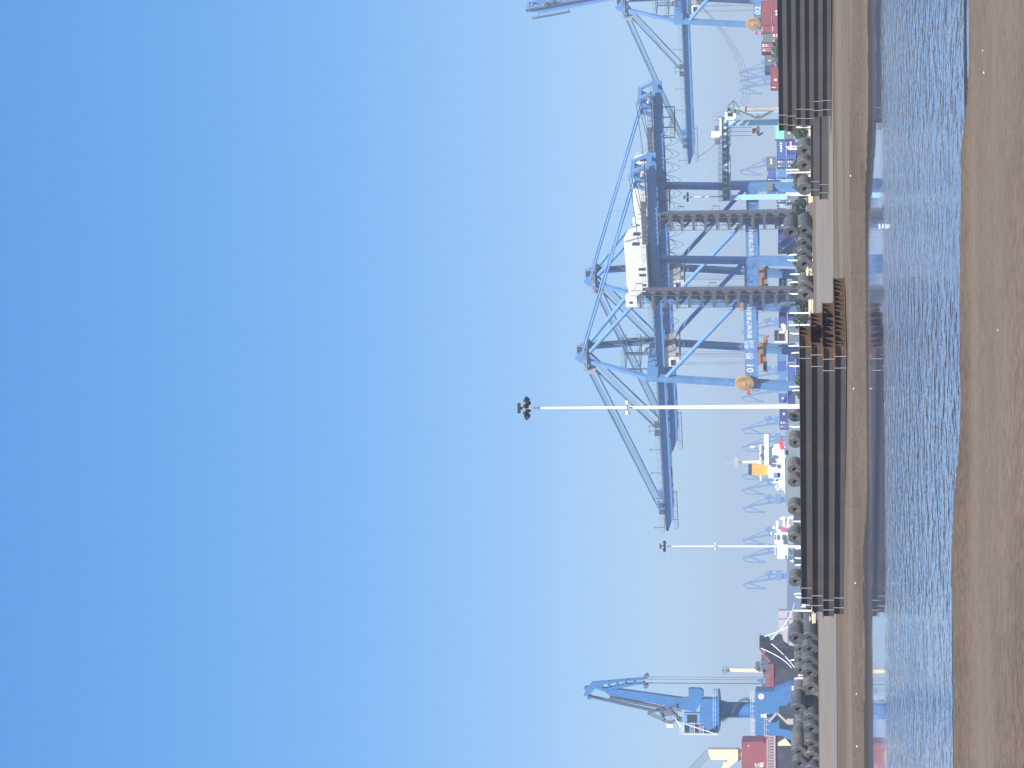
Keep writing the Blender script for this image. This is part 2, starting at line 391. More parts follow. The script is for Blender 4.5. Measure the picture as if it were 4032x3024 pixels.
def build_sts(label, number, long_text=True):
    T = thing('container_crane', label, 'container crane', CO, RZ, 'blue ship to shore container cranes')
    xs = lambda z, side: (0 - 3.5 * z / 41) if side else (-30.1 - 1.4 * z / 41)
    for side in (1, 0):
        for sy in (8, -8):
            L = MB()
            L.bar((xs(1.6, side), sy, 1.6), (xs(16, side), sy, 16), 2.1, 1.9, up=(0, 1, 0))
            L.bar((xs(16, side), sy, 16), (xs(41, side), sy, 41), 1.55, 1.5, up=(0, 1, 0))
            L.prism([(xs(17, side) + dx, sy - .7, 17.3) for dx in (0,)] + [(xs(17, side), sy - .7, 17.3 + 1.2), (xs(17, side) + (-1.9 if side else 1.9), sy - .7, 17.3)], (0, 1.4, 0))
            L.build('leg', m_blue, T)
            B = MB(); x = xs(0, side)
            B.prism([(x - 1.0, sy - 4, 1.5), (x - 1.0, sy + 4, 1.5), (x - .8, sy + 1, 2.2), (x - .8, sy - 1, 2.2)], (1.9, 0, 0))
            for k in range(4): B.tube((x - .35, sy - 3 + 2 * k, .6), (x + .35, sy - 3 + 2 * k, .6), .55, n=12)
            B.build('bogie', m_blued, T)
        s_ = MB(); x = xs(3.2, side)
        s_.bar((x, -8, 3.2), (x, 8, 3.2), 1.5, 1.5); s_.build('sill_beam', m_blue, T)
        s_ = MB(); x = xs(42.4, side)
        s_.box(x - .9, x + .9, -8.8, 8.8, 41.0, 44.0 if side else 42.6); s_.build('cross_beam', m_blue, T)
    for sy in (8, -8):
        p = MB(); p.box(-29.9, -2.2, sy - .7, sy + .7, 14.4, 17.5)
        p.box(-29.9, -2.2, sy - .95, sy + .95, 14.1, 14.4)
        o = p.build('portal_beam', m_blue, T)
        if sy > 0:
            r = MB(); r.rail((-29, sy, 17.5), (-3.5, sy, 17.5), step=2.2); r.build('railing', m_rail, o)
            if long_text:
                text_mesh('lettering', '曹妃甸港集装箱', 1.5, m_white, o, (-22.4, sy + .72, 15.9), (-1, 0, 0), (0, 0, 1), bold=.02)
                text_mesh('lettering', '码头\n公司', 1.35, m_white, o, (-15.2, sy + .72, 16.1), (-1, 0, 0), (0, 0, 1), bold=.02)
                text_mesh('lettering', '桥', 2.3, m_white, o, (-11.3, sy + .72, 16.0), (-1, 0, 0), (0, 0, 1), bold=.03)
            text_mesh('lettering', number, 2.6, m_white, o, (-7.3, sy + .72, 16.0), (-1, 0, 0), (0, 0, 1), bold=.06, xs=1.25)
        b = MB(); b.tube((-3.6, sy, 38.8), (-29.4, sy, 18.2), .58, n=10); b.build('brace', m_blue, T)
    # fixed girder
    gm = MB()
    for sy in (2.7, -2.7):
        gm.box(-68.5, -1.0, sy - .55, sy + .55, 39.5, 41.7)
        gm.box(-68.5, -1.0, sy - .75, sy + .75, 39.25, 39.5)
    for k in range(12): gm.box(-68 + 6 * k, -67.3 + 6 * k, -2.2, 2.2, 40.2, 41.2)
    gm.build('main_girder', m_blue, T)
    wk = MB()
    for sy in (3.9, -3.9):
        wk.box(-68, -2, sy - .45, sy + .45, 41.75, 41.82); wk.rail((-68, sy + (.4 if sy > 0 else -.4), 41.8), (-2, sy + (.4 if sy > 0 else -.4), 41.8), step=2.5, r=.045)
        for k in range(23): wk.bar((-67 + 2.9 * k, sy, 41.75), (-67 + 2.9 * k, sy * .8, 41.2), .12)
    wk.build('walkway', m_stair, T)
    # boom, its own origin at the hinge
    H = Vector((-1.0, 0, 41.0))
    bm = MB()
    for sy in (2.7, -2.7):
        bm.prism([(0, sy - .5, -1.5), (53.0, sy - .5, -1.5), (57.2, sy - .5, -.2), (57.2, sy - .5, .35), (54, sy - .5, .7), (0, sy - .5, .7)], (0, 1.0, 0))
        bm.box(0, 53, sy - .72, sy + .72, -1.8, -1.5)
    for k in range(10): bm.box(1 + 6 * k, 1.7 + 6 * k, -2.3, 2.3, -.8, .3)
    bm.box(56.2, 57.2, -3.2, 3.2, -.3, .4)
    bm.prism([(45.8, 2.1, .7), (51, 2.1, .7), (48.6, 2.1, 2.6), (47, 2.1, 2.6)], (0, 1.1, 0)); bm.prism([(45.8, -3.2, .7), (51, -3.2, .7), (48.6, -3.2, 2.6), (47, -3.2, 2.6)], (0, 1.1, 0))
    bo = bm.build('boom', m_blue, T); bo.location = H
    bw = MB()
    bw.box(0, 57, 3.4, 4.3, .75, .82); bw.rail((0, 4.3, .8), (57, 4.3, .8), step=2.6, r=.045)
    for x in (10.5, 17.5, 19.2, 26, 34.5, 44, 55):
        bw.bar((x, 4.2, .8), (x, 4.2, 3.6), .13); bw.bar((x - .5, 4.2, 3.5), (x + .7, 4.2, 3.6), .16)
    for x in (17, 20, 46.5, 49): bw.box(x, x + 1.0, 2.6, 4.3, .8, 2.1)
    bw.build('walkway', m_stair, bo)
    mp = MB(); mp.box(42, 55.5, 3.0, 4.2, -3.2, -3.05); mp.rail((42, 4.2, -3.1), (55.5, 4.2, -3.1), step=2.2, r=.06)
    for x in (42.5, 53): mp.bar((x, 3.1, -1.6), (x, 3.1, -3.1), .14)
    mp.build('hanging_platform', m_blued, bo)
    # A-frame
    for sy in (1, -1):
        a = MB(); a.bar((-3.6, 8 * sy, 43.5), (-6.0, 2.6 * sy, 61.6), 1.25, 1.1, .95, .9, up=(1, 0, 0)); o = a.build('apex_leg', m_blue, T)
        if sy < 0:
            l_ = MB()
            for k in range(12):
                t = k / 12; c = Vector((-3.6, -8, 43.5)).lerp(Vector((-6, -2.6, 61.6)), t)
                if k % 4 == 1: l_.box(c.x - 1.9, c.x - .6, c.y - 1, c.y + 1.2, c.z, c.z + .12); l_.bar((c.x - 1.9, c.y, c.z), (c.x - 1.9, c.y, c.z + 1.6), .12)
                d = Vector((-3.6, -8, 43.5)).lerp(Vector((-6, -2.6, 61.6)), (k + 1) / 12)
                l_.bar((c.x - 1.0, c.y, c.z), (d.x - 1.0, d.y, d.z), .3, .9)
            l_.build('ladder', m_stair, o)
        b = MB(); b.tube((-6.2, 2.4 * sy, 61.2), (-30.5, 4.6 * sy, 43.0), .56, n=10); b.build('back_strut', m_blue, T)
        b = MB()
        b.tube((-6.4, 3.0 * sy, 62.0), (-64.5, 3.0 * sy, 44.4), .26, n=8)
        for t in (.42, .60): 
            c = Vector((-6.4, 3 * sy, 62)).lerp(Vector((-64.5, 3 * sy, 44.4)), t); b.tube(c, (c.x + .6, c.y, 47.6), .09, n=4)
        b.build('rear_stay', m_blue, T)
        b = MB(); b.tube((-5.6, 3.0 * sy, 61.6), (47.8, 2.7 * sy, 43.4), .27, n=8); b.build('forestay', m_blue, T)
        b = MB(); b.tube((-5.6, 2.4 * sy, 61.0), (18.6, 2.7 * sy, 42.6), .27, n=8); b.build('forestay', m_blue, T)
    b = MB()
    for k in range(4): b.tube((-5.2, -1.6 + .9 * k, 62.2), (48.5, -1.6 + .9 * k, 42.9), .055, n=4)
    for k in range(3): b.tube((-5.2, -1.6 + .9 * k, 60.6), (20.5, -1.6 + .9 * k, 42.6), .05, n=4)
    b.build('boom_rope', m_cable, T)
    b = MB(); b.box(-7.1, -5.2, -3.3, 3.3, 61.0, 62.6); b.tube((-6.1, -2.4, 62.9), (-6.1, 2.4, 62.9), .9, n=14); b.build('apex_head', m_blue, T)
    b = MB(); b.box(-9.2, -3.4, -4.4, 4.4, 60.4, 60.55)
    for a_, c_ in (((-9.2, 4.4), (-3.4, 4.4)), ((-9.2, -4.4), (-9.2, 4.4)), ((-9.2, -4.4), (-3.4, -4.4)), ((-3.4, -4.4), (-3.4, 4.4))):
        b.rail((*a_, 60.5), (*c_, 60.5), step=1.4, r=.07)
    b.box(-8.6, -6.4, -1.4, 1.4, 63.2, 63.35); b.rail((-8.6, 1.4, 63.3), (-6.4, 1.4, 63.3), step=1, r=.07); b.rail((-8.6, -1.4, 63.3), (-6.4, -1.4, 63.3), step=1, r=.07)
    b.bar((-8.4, 0, 60.5), (-8.4, 0, 65), .14); b.box(-3.4, -2.2, 2.4, 4.4, 58.2, 60.3)
    b.build('apex_platform', m_rail, T)
    # machinery house
    hh = MB()
    hh.prism([(-44.2, -5.4, 42.5), (-44.2, 5.4, 42.5), (-44.2, 5.4, 47.3), (-44.2, 0, 48.6), (-44.2, -5.4, 47.3)], (15.2, 0, 0))
    hs = hh.build('machinery_house', m_cream, T)
    d = MB()
    for bx in [(x, x + .7, 5.4, 5.43, 42.9, 44.0) for x in (-30.4, -31.7, -33.0)] + [(x, x + .8, 5.4, 5.43, 42.9, 44.7) for x in (-36.3, -38.2)] + [(-44.24, -44.2, y_, y_ + 1.5, 44.3, 46.2) for y_ in (2.2, -2.4)]:
        d = MB(); d.box(*bx); d.build('window', m_glass, hs)
    d = MB(); d.box(-42.6, -41.3, 5.4, 5.45, 42.8, 45.2); d.build('door', m_white, hs)
    d = MB(); d.box(-45.6, -28.2, -6.6, 6.6, 42.1, 42.45); d.rail((-45.5, 6.5, 42.45), (-28.4, 6.5, 42.45), step=2.0); d.rail((-45.5, -6.5, 42.45), (-45.5, 6.5, 42.45), step=2.0)
    d.box(-45, -28.8, 2.1, 3.3, 41.7, 42.1); d.box(-45, -28.8, -3.3, -2.1, 41.7, 42.1); d.build('house_platform', m_blued, T)
    # electrical cabin on the stair tower and small white rooms
    d = MB(); d.box(-32.4, -29.8, 8.7, 11.2, 45.2, 48.2); eo = d.build('lift_machine_room', m_cream, T)
    d = MB(); d.box(-31.6, -30.9, 11.2, 11.23, 46.3, 47.2); d.build('window', m_glass, eo)
    d = MB(); d.box(-3.6, -1.6, -7.6, -5.6, 44.0, 45.7); d.build('electrical_cabin', m_cream, T)
    fr = MB()
    for x in (-8.2, -3.2):
        for y_ in (3.6, -3.6): fr.bar((x, y_, 42), (x, y_, 50.2), .28)
    for z in (46, 50):
        for y_ in (3.6, -3.6): fr.bar((-9.6, y_, z), (-2.2, y_, z), .24); fr.rail((-9.6, y_, z), (-2.2, y_, z), step=1.8, r=.06)
        fr.bar((-8.2, -3.6, z), (-8.2, 3.6, z), .22); fr.bar((-3.2, -3.6, z), (-3.2, 3.6, z), .22)
    fr.build('boom_latch_frame', m_blued, T)
    # stair tower round the near landside leg
    st = MB(); zz = 2.0; k = 0
    cx = -31.6
    while zz < 44:
        st.box(cx - 1.9, cx + 2.1, 8.9, 11.3, zz, zz + .1)
        for c_ in ((cx - 1.9, 11.3), (cx + 2.1, 11.3), (cx - 1.9, 9.0), (cx + 2.1, 9.0)): st.bar((*c_, zz), (*c_, zz + 3.2), .11)
        a_, b_ = (cx - 1.7, cx + 1.9) if k % 2 else (cx + 1.9, cx - 1.7)
        for yy in (9.4, 10.2): st.bar((a_, yy, zz + .1), (b_, yy, zz + 3.2), .08, .34)
        for i in range(8): st.box(a_ + (b_ - a_) * i / 8 - .2, a_ + (b_ - a_) * i / 8 + .2, 9.4, 10.2, zz + .1 + 3.1 * i / 8, zz + .16 + 3.1 * i / 8)
        st.bar((a_, 10.25, zz + 1.1), (b_, 10.25, zz + 4.1), .07)
        st.box(cx - 1.9, cx + 2.1, 11.28, 11.33, zz + .3, zz + 1.0)
        if k % 3 == 1: st.bar((cx - 1.9, 9, zz), (cx - 4.2, 9, zz), .1); st.bar((cx - 4.2, 9, zz), (cx - 4.2, 9, zz + 1.8), .18); st.bar((cx - 4.2, 9, zz + 1.6), (cx - 1.9, 9, zz + 2.4), .07)
        zz += 3.2; k += 1
    st.box(cx - 1.2, cx + .6, 6.6, 8.9, 2, 43)           # lift shaft cladding in the leg's lee
    st.build('stair_tower', m_stair, T)
    # trolley, cab, ropes, spreader
    tr = MB(); tr.box(-10.5, -3.5, -3.4, 3.4, 38.3, 39.1); tr.box(-9, -5, -2.4, 2.4, 39.2, 40.4); tr.build('trolley', m_blued, T)
    cb = MB(); cb.prism([(-6.8, 1.2, 35.3), (-6.8, 3.9, 35.3), (-6.8, 3.9, 38.2), (-6.8, 1.2, 38.2)], (2.6, 0, 0)); co_ = cb.build('operator_cab', m_white, T)
    cb = MB(); cb.box(-6.5, -4.5, 3.9, 3.93, 36.3, 37.6); cb.build('window', m_glass, co_)
    cb = MB(); cb.box(-10.4, -7.4, -3.0, 3.6, 36.2, 38.2); cb.rail((-10.8, 3.9, 35.6), (-4, 3.9, 35.6), step=1.2, r=.07); cb.box(-10.8, -4, -3.9, 3.9, 35.2, 35.3); cb.build('trolley_cage', m_rail, T)
    rp = MB()
    for x in (-7.4, -3.6):
        for y_ in (-2.4, -1.6, 1.6, 2.4): rp.tube((x, y_, 38.4), (x * .95, y_ * .8, 14.2), .05, n=4)
    rp.build('hoist_rope', m_cable, T)
    sp = MB(); sp.box(-6.2, -4.6, -6.1, 6.1, 11.9, 12.7); sp.box(-6.8, -4.0, -2.6, 2.6, 12.8, 14.6)
    for y_ in (-6.1, 5.5): sp.box(-6.9, -3.9, y_, y_ + .6, 11.6, 12.6)
    for y_ in (-3, 2.4):
        sp.box(-7.1, -3.7, y_, y_ + .7, 13.4, 15.2)
    sp.bar((-5.4, -8, 11.4), (-5.4, -6, 12.4), .4); sp.build('spreader', m_spread, T)
    # cable reel on the near waterside leg
    rl = MB(); c = Vector((-3.0, 9.9, 17.7)); R = 2.35
    n = 40
    for i in range(n):
        t = 2 * math.pi * i / n; t2 = 2 * math.pi * (i + 1) / n
        a_ = c + Vector((math.cos(t) * R, 0, math.sin(t) * R)); b_ = c + Vector((math.cos(t2) * R, 0, math.sin(t2) * R))
        rl.bar(a_, b_, .16, .5)
        rl.bar(c + Vector((math.cos(t) * .3, .25, math.sin(t) * .3)), a_ + Vector((0, .25, 0)), .11)
    rl.tube(c + Vector((0, -.2, 0)), c + Vector((0, .15, 0)), 1.75, n=32); rl.tube(c + Vector((0, -.3, 0)), c + Vector((0, .5, 0)), .4, n=16)
    ro = rl.build('cable_reel', m_reel, T)
    rb = MB(); rb.box(-3.6, -2.2, 8.9, 9.6, 15.2, 18.6); rb.build('reel_bracket', m_blue, ro)
    wl = MB(); wl.tube((1.0, 9, 16.2), (1.0, 9, 17.1), .5, n=10); wl.bar((-1.2, 8.4, 16.4), (1.0, 9, 16.4), .12); wl.build('warning_buoy', m_redp, T)
    wl = MB()
    for k in range(6): wl.bar((.4, 8.6, 15.8 - 2.3 * k), (.9, 8.6, 13.6 - 2.3 * k), .09); wl.bar((-1.0, 8.6, 15.6 - 2.3 * k), (.9, 8.6, 15.6 - 2.3 * k), .09)
    wl.build('cable_guide', m_rail, T)
    # rear end gear
    re = MB()
    [re.bar((x0, y_, 41.7), (x1, y_, 45.2), .7, .8) for y_ in (-2.6, 2.6) for x0, x1 in ((-68, -66.4), (-63.6, -65.4), (-61.2, -62.4))]
    re.box(-66.8, -65.2, -3, 3, 44.6, 45.6); re.box(-63.4, -61.6, -3, 3, 43.4, 44.6); re.build('rear_frame', m_blue, T)
    sh = MB()
    for y_ in (-1.6, 1.0): sh.tube((-65, y_, 43.9), (-65, y_ + .5, 43.9), .75, n=16)
    for x in (-62.8,): sh.tube((x, -1.2, 43), (x, .9, 43), .8, n=16)
    sh.build('sheave', m_white, T)
    rr = MB(); rr.box(-69.8, -57.5, 3.9, 5.3, 41.8, 41.95); rr.rail((-69.8, 5.3, 41.9), (-57.5, 5.3, 41.9), step=1.2, r=.07)
    rr.box(-60.5, -54.0, -2.6, 2.6, 36.0, 36.15)
    for x in (-60.5, -54):
        for y_ in (-2.6, 2.6): rr.bar((x, y_, 36), (x, y_, 39.4), .22)
    rr.rail((-60.5, 2.6, 36.1), (-54, 2.6, 36.1), step=1.1, r=.08); rr.rail((-60.5, -2.6, 36.1), (-54, -2.6, 36.1), step=1.1, r=.08); rr.bar((-60.5, 2.6, 36.1), (-54, 2.6, 39.4), .12)
    for k in range(9): rr.box(-58 + 1.5 * k, -57.3 + 1.5 * k, 3.6, 4.8, 42, 43.4)
    rr.build('service_platform', m_stair, T)
    rr = MB()
    for (p_, q_) in (((-66, 3.4, 45.5), (-52, 3.4, 43)), ((-66, -3.4, 45.5), (-50, -3.4, 43.6)), ((-66, 3.2, 46), (-44.5, 3.2, 44.5))): rr.tube(p_, q_, .1, n=4)
    rr.build('hoist_rope', m_cable, T)
    fe = MB(); festoon(fe, -56, -9, 39.2, 4.0, 11); fe.build('festoon_cable', m_black, T)
    return T

crane_a = build_sts('nearest blue container crane with boom lowered to the left and a yellow cable reel', '01')
def place(T, s, label):
    T.location = CO + RL * s; T['label'] = label
def retext(T, parent_text, number):
    pass
crane_b = copy_tree(crane_a); place(crane_b, 35.6, 'second blue container crane, its lowered boom running just behind the nearest crane')
crane_c = build_sts('third blue container crane at the photo edge above the red containers, numbered 02', '02', False)
place(crane_c, 192.2, crane_c['label'])
for k in list(crane_c.children_recursive):
    if k.name.startswith('festoon_cable'):
        bpy.data.objects.remove(k)
fs = MB()
for d in (0, 1.2, 2.6):
    pts = []
    for i in range(17):
        t = i / 16; pts.append((-12 + 66 * t, 3.6, 39 - (22 + d) * (1 - (2 * t - 1) ** 2) * (.55 + .45 * t)))
    fs.path(pts, .05, 4)
fs.build('festoon_cable', m_cable, crane_c)
crane_d = copy_tree(crane_b); place(crane_d, 219, 'farthest blue container crane, only its steeply raised boom reaching into the sky')
for k in list(crane_d.children):
    if k.name.startswith('boom') and not k.name.startswith(('boom_rope', 'boom_latch')): k.rotation_euler = (0, -math.radians(80), 0)
for k in list(crane_d.children):
    if k.name.startswith(('forestay', 'boom_rope')): bpy.data.objects.remove(k)

# ------------------------------------------------------------------ light masts
def mast(label, px, py, D, base_z=.6, z0=None):
    top = W(px, py, D); H = top.z - base_z
    T = thing('light_mast', label, 'light mast', (top.x, top.y, base_z), 0, 'tall white floodlight masts')
    b = MB(); n = 6
    for k in range(n):
        b.tube((0, 0, H * k / n), (0, 0, H * (k + 1) / n - .0), .32 - .19 * k / n, .32 - .19 * (k + 1) / n + .0, n=12)
        if k: b.tube((0, 0, H * k / n - .06), (0, 0, H * k / n + .06), .34 - .19 * k / n, n=12)
    b.build('pole', m_post, T, smooth=False)
    r = MB(); r.tube((0, 0, H - .2), (0, 0, H + .9), .18, n=8)
    for k in range(6):
        a = math.pi * 2 * k / 6 + .26; p = Vector((math.cos(a), math.sin(a), 0)) * 1.0; a2 = math.pi * 2 * (k + 1) / 6 + .26
        p2 = Vector((math.cos(a2), math.sin(a2), 0)) * 1.0
        r.bar((0, 0, H + .55), p + Vector((0, 0, H + .55)), .09); r.bar(p + Vector((0, 0, H + .55)), p2 + Vector((0, 0, H + .55)), .09)
    r.build('lamp_ring', m_rail, T)
    for k in range(8):
        a = math.pi * 2 * k / 8 + .2; c = Vector((math.cos(a) * 1.0, math.sin(a) * 1.0, H + .45)); d = Vector((math.cos(a), math.sin(a), -.75)).normalized()
        f = MB(); f.bar(c - d * .12, c + d * .38, .34, .46, .5, .58); f.build('floodlight', m_black, T)
    f = MB(); f.box(-.62, .62, -.4, .4, H + 1.15, H + 1.45); f.bar((0, 0, H + .8), (0, 0, H + 1.2), .3); f.build('top_lantern', m_black, T)
    zm = H * .655
    br = MB(); br.bar((-.6, -.2, zm), (.6, -.2, zm), .09); br.bar((0, 0, zm - .3), (0, -.4, zm - .3), .2); br.build('lamp_arm', m_stair, T)
    for x in (-.62, .62):
        f = MB(); f.bar((x, -.05, zm + .05), (x, -.5, zm - .25), .36, .3, .44, .4); f.build('spotlight', m_white, T)
    return T
mast('tallest white floodlight mast rising behind the left beam stack, in front of the crane booms', 2086, 1607, 285)
mast('mid-distance white floodlight mast standing before the small white ship', 2622, 2151, 563)
mast('faint far floodlight mast seen through the gap beneath the container crane girders', 2712, 776, 681)

# ------------------------------------------------------------------ rubber tyred gantry
gp = W(3160, 620, 672)
G = thing('yard_gantry_crane', 'pale cyan rubber tyred gantry crane straddling the blue container block', 'gantry crane', (gp.x, gp.y, .5), math.radians(-4))
U = lambda y_, k=14.0: (620 - y_) / k
for yy, dp in ((482, -3.5), (772, -3.5), (430, 3.6), (716, 3.6)):
    b = MB(); u = U(yy)
    b.bar((u, dp, 1.6), (u, dp, 21.6), 1.65, 1.4, 1.45, 1.3, up=(0, 1, 0)); b.build('leg', m_cyan, G)
for dp in (-3.5, 3.6):
    b = MB(); b.box(U(785), U(455), dp - .55, dp + .55, 21.4, 23.4)
    b.build('girder', m_cyan, G)
    b = MB(); b.box(U(785), U(455), dp - .9, dp + .9, 23.5, 23.6)
    b.rail((U(785), dp - .9, 23.5), (U(455), dp - .9, 23.5), step=1.4, r=.07); b.box(U(780), U(460), dp - .62, dp - .56, 21.7, 22.2)
    for k in range(14): b.box(U(780) + 1.7 * k, U(780) + 1.7 * k + .9, dp - .95, dp - .6, 22.4, 23.3)
    b.build('walkway', m_stair, G)
for u in (U(482), U(772)):
    b = MB(); b.box(u - .6, u + .6, -5, 5, 1.2, 2.4); b.build('sill_beam', m_cyan, G)
    b = MB(); b.box(u - .4, u + .4, -3, 3, 20.4, 21.4); b.build('end_beam', m_cyan, G)
    for dp in (-4.2, -2.2, 2.2, 4.2):
        b = MB(); b.tube((u - .35, dp, .72), (u + .35, dp, .72), .72, n=16); b.build('wheel', m_black, G)
b = MB(); b.box(U(530), U(462), -3.2, 3.2, 23.6, 24.3); b.box(U(536), U(512), -1, 1.5, 24.3, 26.6); b.build('trolley', m_white, G)
b = MB(); b.box(U(562), U(540), -1.5, 1.5, 24.3, 25.6); b.box(U(508), U(490), -1.2, 1.6, 24.3, 25.6); b.rail((U(470), -1.5, 23.6), (U(440), -1.5, 23.6), h=2.6, step=1.0); b.build('trolley_winch', m_stair, G)
b = MB(); b.box(U(472), U(439), -4.9, -2.6, 19.6, 22.6); co_ = b.build('operator_cab', m_white, G)
b = MB(); b.box(U(458), U(442), -4.94, -4.9, 20.4, 21.9); b.build('window', m_glass, co_)
rp = MB()
for u in (U(530), U(514), U(498)): rp.tube((u, -.4, 23.5), (u * .99, -.4, 15.4), .06, n=4)
rp.build('hoist_rope', m_cable, G)
b = MB(); b.box(U(532), U(496), -1.2, 1.2, 13.2, 13.8); b.box(U(522), U(503), -1, 1, 13.8, 15.2); b.bar((U(530), 0, 13.3), (U(520), 0, 12.2), .5); b.build('spreader', m_spread, G)
b = MB(); b.box(U(748), U(720), -4.6, -3.0, 9.6, 11.6); b.box(U(785), U(768), -4.6, -3, 3, 5.6); b.build('power_unit', m_cgrey, G)

# telescopic crane with grey column and struts beside the gantry
tp = W(3160, 426, 640)
T2 = thing('mobile_crane', 'grey telescopic mobile crane with splayed stay arms beside the gantry', 'mobile crane', (tp.x, tp.y, .5))
k = 14.7; zz = lambda x: (3157 - x) / k + 2 - .5; uu = lambda y_: (426 - y_) / k
b = MB(); b.tube((uu(426), 0, 3.0), (uu(426), 0, zz(2938)), .72, .62, n=12); b.tube((uu(426), 0, zz(2938)), (uu(424), 0, zz(2922)), .95, .9, n=12); b.build('telescopic_boom', m_rail, T2)
b = MB(); b.bar((uu(438), 0, zz(2918)), (uu(424), 0, zz(2870)), 1.2, 1.2, .9, .9, up=(0, 1, 0)); [b.bar((uu(a_), -.7, zz(b_)), (uu(c_), -.7, zz(d_)), .35) for a_, b_, c_, d_ in ((437, 2920, 405, 2905), (405, 2905, 392, 2893), (392, 2893, 412, 2872), (412, 2872, 437, 2868), (437, 2895, 395, 2893))]; b.build('boom_head', m_cgrey, T2)
b = MB(); b.bar((uu(430), 0, zz(2918)), (uu(462), 0, zz(2985)), .5); b.bar((uu(462), 0, zz(2992)), (uu(420), 0, zz(3070)), .6); b.bar((uu(463), 0, zz(2980)), (uu(450), 0, zz(2992)), .6); b.build('stay_arm', m_stair, T2)
b = MB(); b.box(uu(472), uu(418), -1.5, 1.5, zz(3105), zz(3070)); b.build('cab', m_white, T2)
b = MB(); b.box(-8, 4.5, -1.5, 1.5, 1.0, 3.2); b.build('chassis', m_stair, T2)
for x in (-7, -5, -2, 1, 3.4):
    b = MB(); b.tube((x, -1.6, .65), (x, -1.1, .65), .65, n=16); b.tube((x, 1.1, .65), (x, 1.6, .65), .65, n=16); b.build('wheel', m_black, T2)

# ------------------------------------------------------------------ blue portal slewing crane, left
pc = W(3172, 2797, 606)
P = thing('portal_jib_crane', 'deep blue portal jib crane standing before the black ship bow', 'jib crane', (pc.x, pc.y, .5))
k = 15.5
def uz(x, y_, d=0): return ((2797 - y_) / k, d, (3172 - x) / k + 1.5)
def plate(m, pts, d0, d1): m.prism([uz(a, b_, d0) for a, b_ in pts], (0, d1 - d0, 0))
b = MB(); b.tube(uz(2985, 2797), uz(2838, 2797), 1.97, n=28); b.tube(uz(2868, 2797), uz(2838, 2797), 1.98, 2.5, n=28); b.tube(uz(2880, 2797), uz(2877, 2797), 2.02, n=28)
o = b.build('column', m_blue2, P)
b = MB()
for i in range(26):
    a = -2.9 + 3.6 * i / 25; z0 = uz(2850 + 110 * i / 25, 0)[2]
    c = Vector((math.cos(a) * 2.7, -abs(math.sin(a)) * 2.7 if i > 30 else math.sin(a) * 2.7, z0))
    b.box(c.x - .45, c.x + .45, c.y - .45, c.y + .45, c.z, c.z + .1); b.bar(c, c + Vector((0, 0, 1.0)), .09)
b.build('spiral_stair', m_stair, o)
b = MB(); b.tube(uz(2838, 2797), uz(2832, 2797), 5.3, n=32); b.tube(uz(2838, 2797), uz(2842, 2797), 5.3, 3.4, n=32); b.build('ring_platform', m_blue2, P)
b = MB()
for i in range(24):
    a = 2 * math.pi * i / 24; a2 = 2 * math.pi * (i + 1) / 24; z = uz(2832, 2797)[2]
    p_ = Vector((math.cos(a) * 5.2, math.sin(a) * 5.2, z)); q_ = Vector((math.cos(a2) * 5.2, math.sin(a2) * 5.2, z)); b.rail(p_, q_, step=1.4, r=.07)
b.build('railing', m_white, P)
b = MB(); plate(b, [(2832, 2752), (2832, 2850), (2790, 2880), (2762, 2835), (2762, 2752)], -2.6, 2.6); b.build('slewing_base', m_blue2, P)
b = MB(); plate(b, [(2775, 2745), (2744, 2804), (2573, 2771), (2404, 2742), (2380, 2722), (2446, 2719), (2692, 2751), (2717, 2748), (2717, 2713), (2762, 2713), (2775, 2722)], -1.5, 1.5)
jb_ = b.build('jib', m_blue2, P)
b = MB(); b.rail(uz(2560, 2768, -1.2), uz(2700, 2796, -1.2), step=1.2, r=.07); b.rail(uz(2717, 2714, -1.5), uz(2717, 2746, -1.5), step=.8, r=.07); b.build('railing', m_rail, jb_)
b = MB()
for d0, d1 in ((-1.7, -1.3), (1.3, 1.7)):
    plate(b, [(2335, 2693), (2519, 2676), (2545, 2674), (2545, 2681), (2460, 2688), (2350, 2703)], d0, d1); plate(b, [(2350, 2703), (2352, 2716), (2383, 2727), (2519, 2699), (2545, 2698), (2545, 2692), (2470, 2698), (2383, 2716)], d0, d1)
    plate(b, [(2303, 2746), (2318, 2712), (2335, 2693), (2350, 2703), (2352, 2716), (2325, 2742)], d0, d1)
    for xa in (2372, 2400, 2432, 2465, 2500, 2535): plate(b, [(xa, 2690), (xa + 7, 2690), (xa + 7, 2712 - (xa - 2372) * .09), (xa, 2712 - (xa - 2372) * .09)], d0 + .05, d1 - .05)
for x, y_ in ((2340, 2700), (2400, 2692), (2400, 2716), (2470, 2684), (2470, 2702), (2538, 2678), (2538, 2695)): b.bar(uz(x, y_, -1.5), uz(x, y_, 1.5), .35)
b.build('fly_jib', m_blue2, P)
b = MB(); b.tube(uz(2550, 2668, -1.2), uz(2550, 2668, 1.2), .6, n=16); b.tube(uz(2549, 2706, -1.2), uz(2549, 2706, 1.2), .6, n=16); b.bar(uz(2556, 2656), uz(2540, 2676), .5); b.tube(uz(2312, 2716, -1), uz(2312, 2716, 1), .5, n=16); b.tube(uz(2326, 2751, -1), uz(2326, 2751, 1), .6, n=16)
b.build('sheave', m_blued, P)
b = MB()
for d in (-1.3, 1.3): b.tube(uz(2320, 2748, d), uz(2590, 2806, d), .24, n=6); b.tube(uz(2405, 2752, d * .6), uz(2610, 2790, d * .6), .4, n=6)
b.build('luffing_rod', m_blued, P)
b = MB()
for y_ in (2671, 2680, 2694, 2696): b.tube(uz(2552, y_), uz(3040, y_ - 1), .055, n=4)
b.build('hoist_rope', m_cable, P)
b = MB(); b.bar(uz(2985, 2682), uz(3010, 2682), .5, .5, 1.2, .8, up=(0, 1, 0)); b.build('hook_block', m_blue2, P)
b = MB()
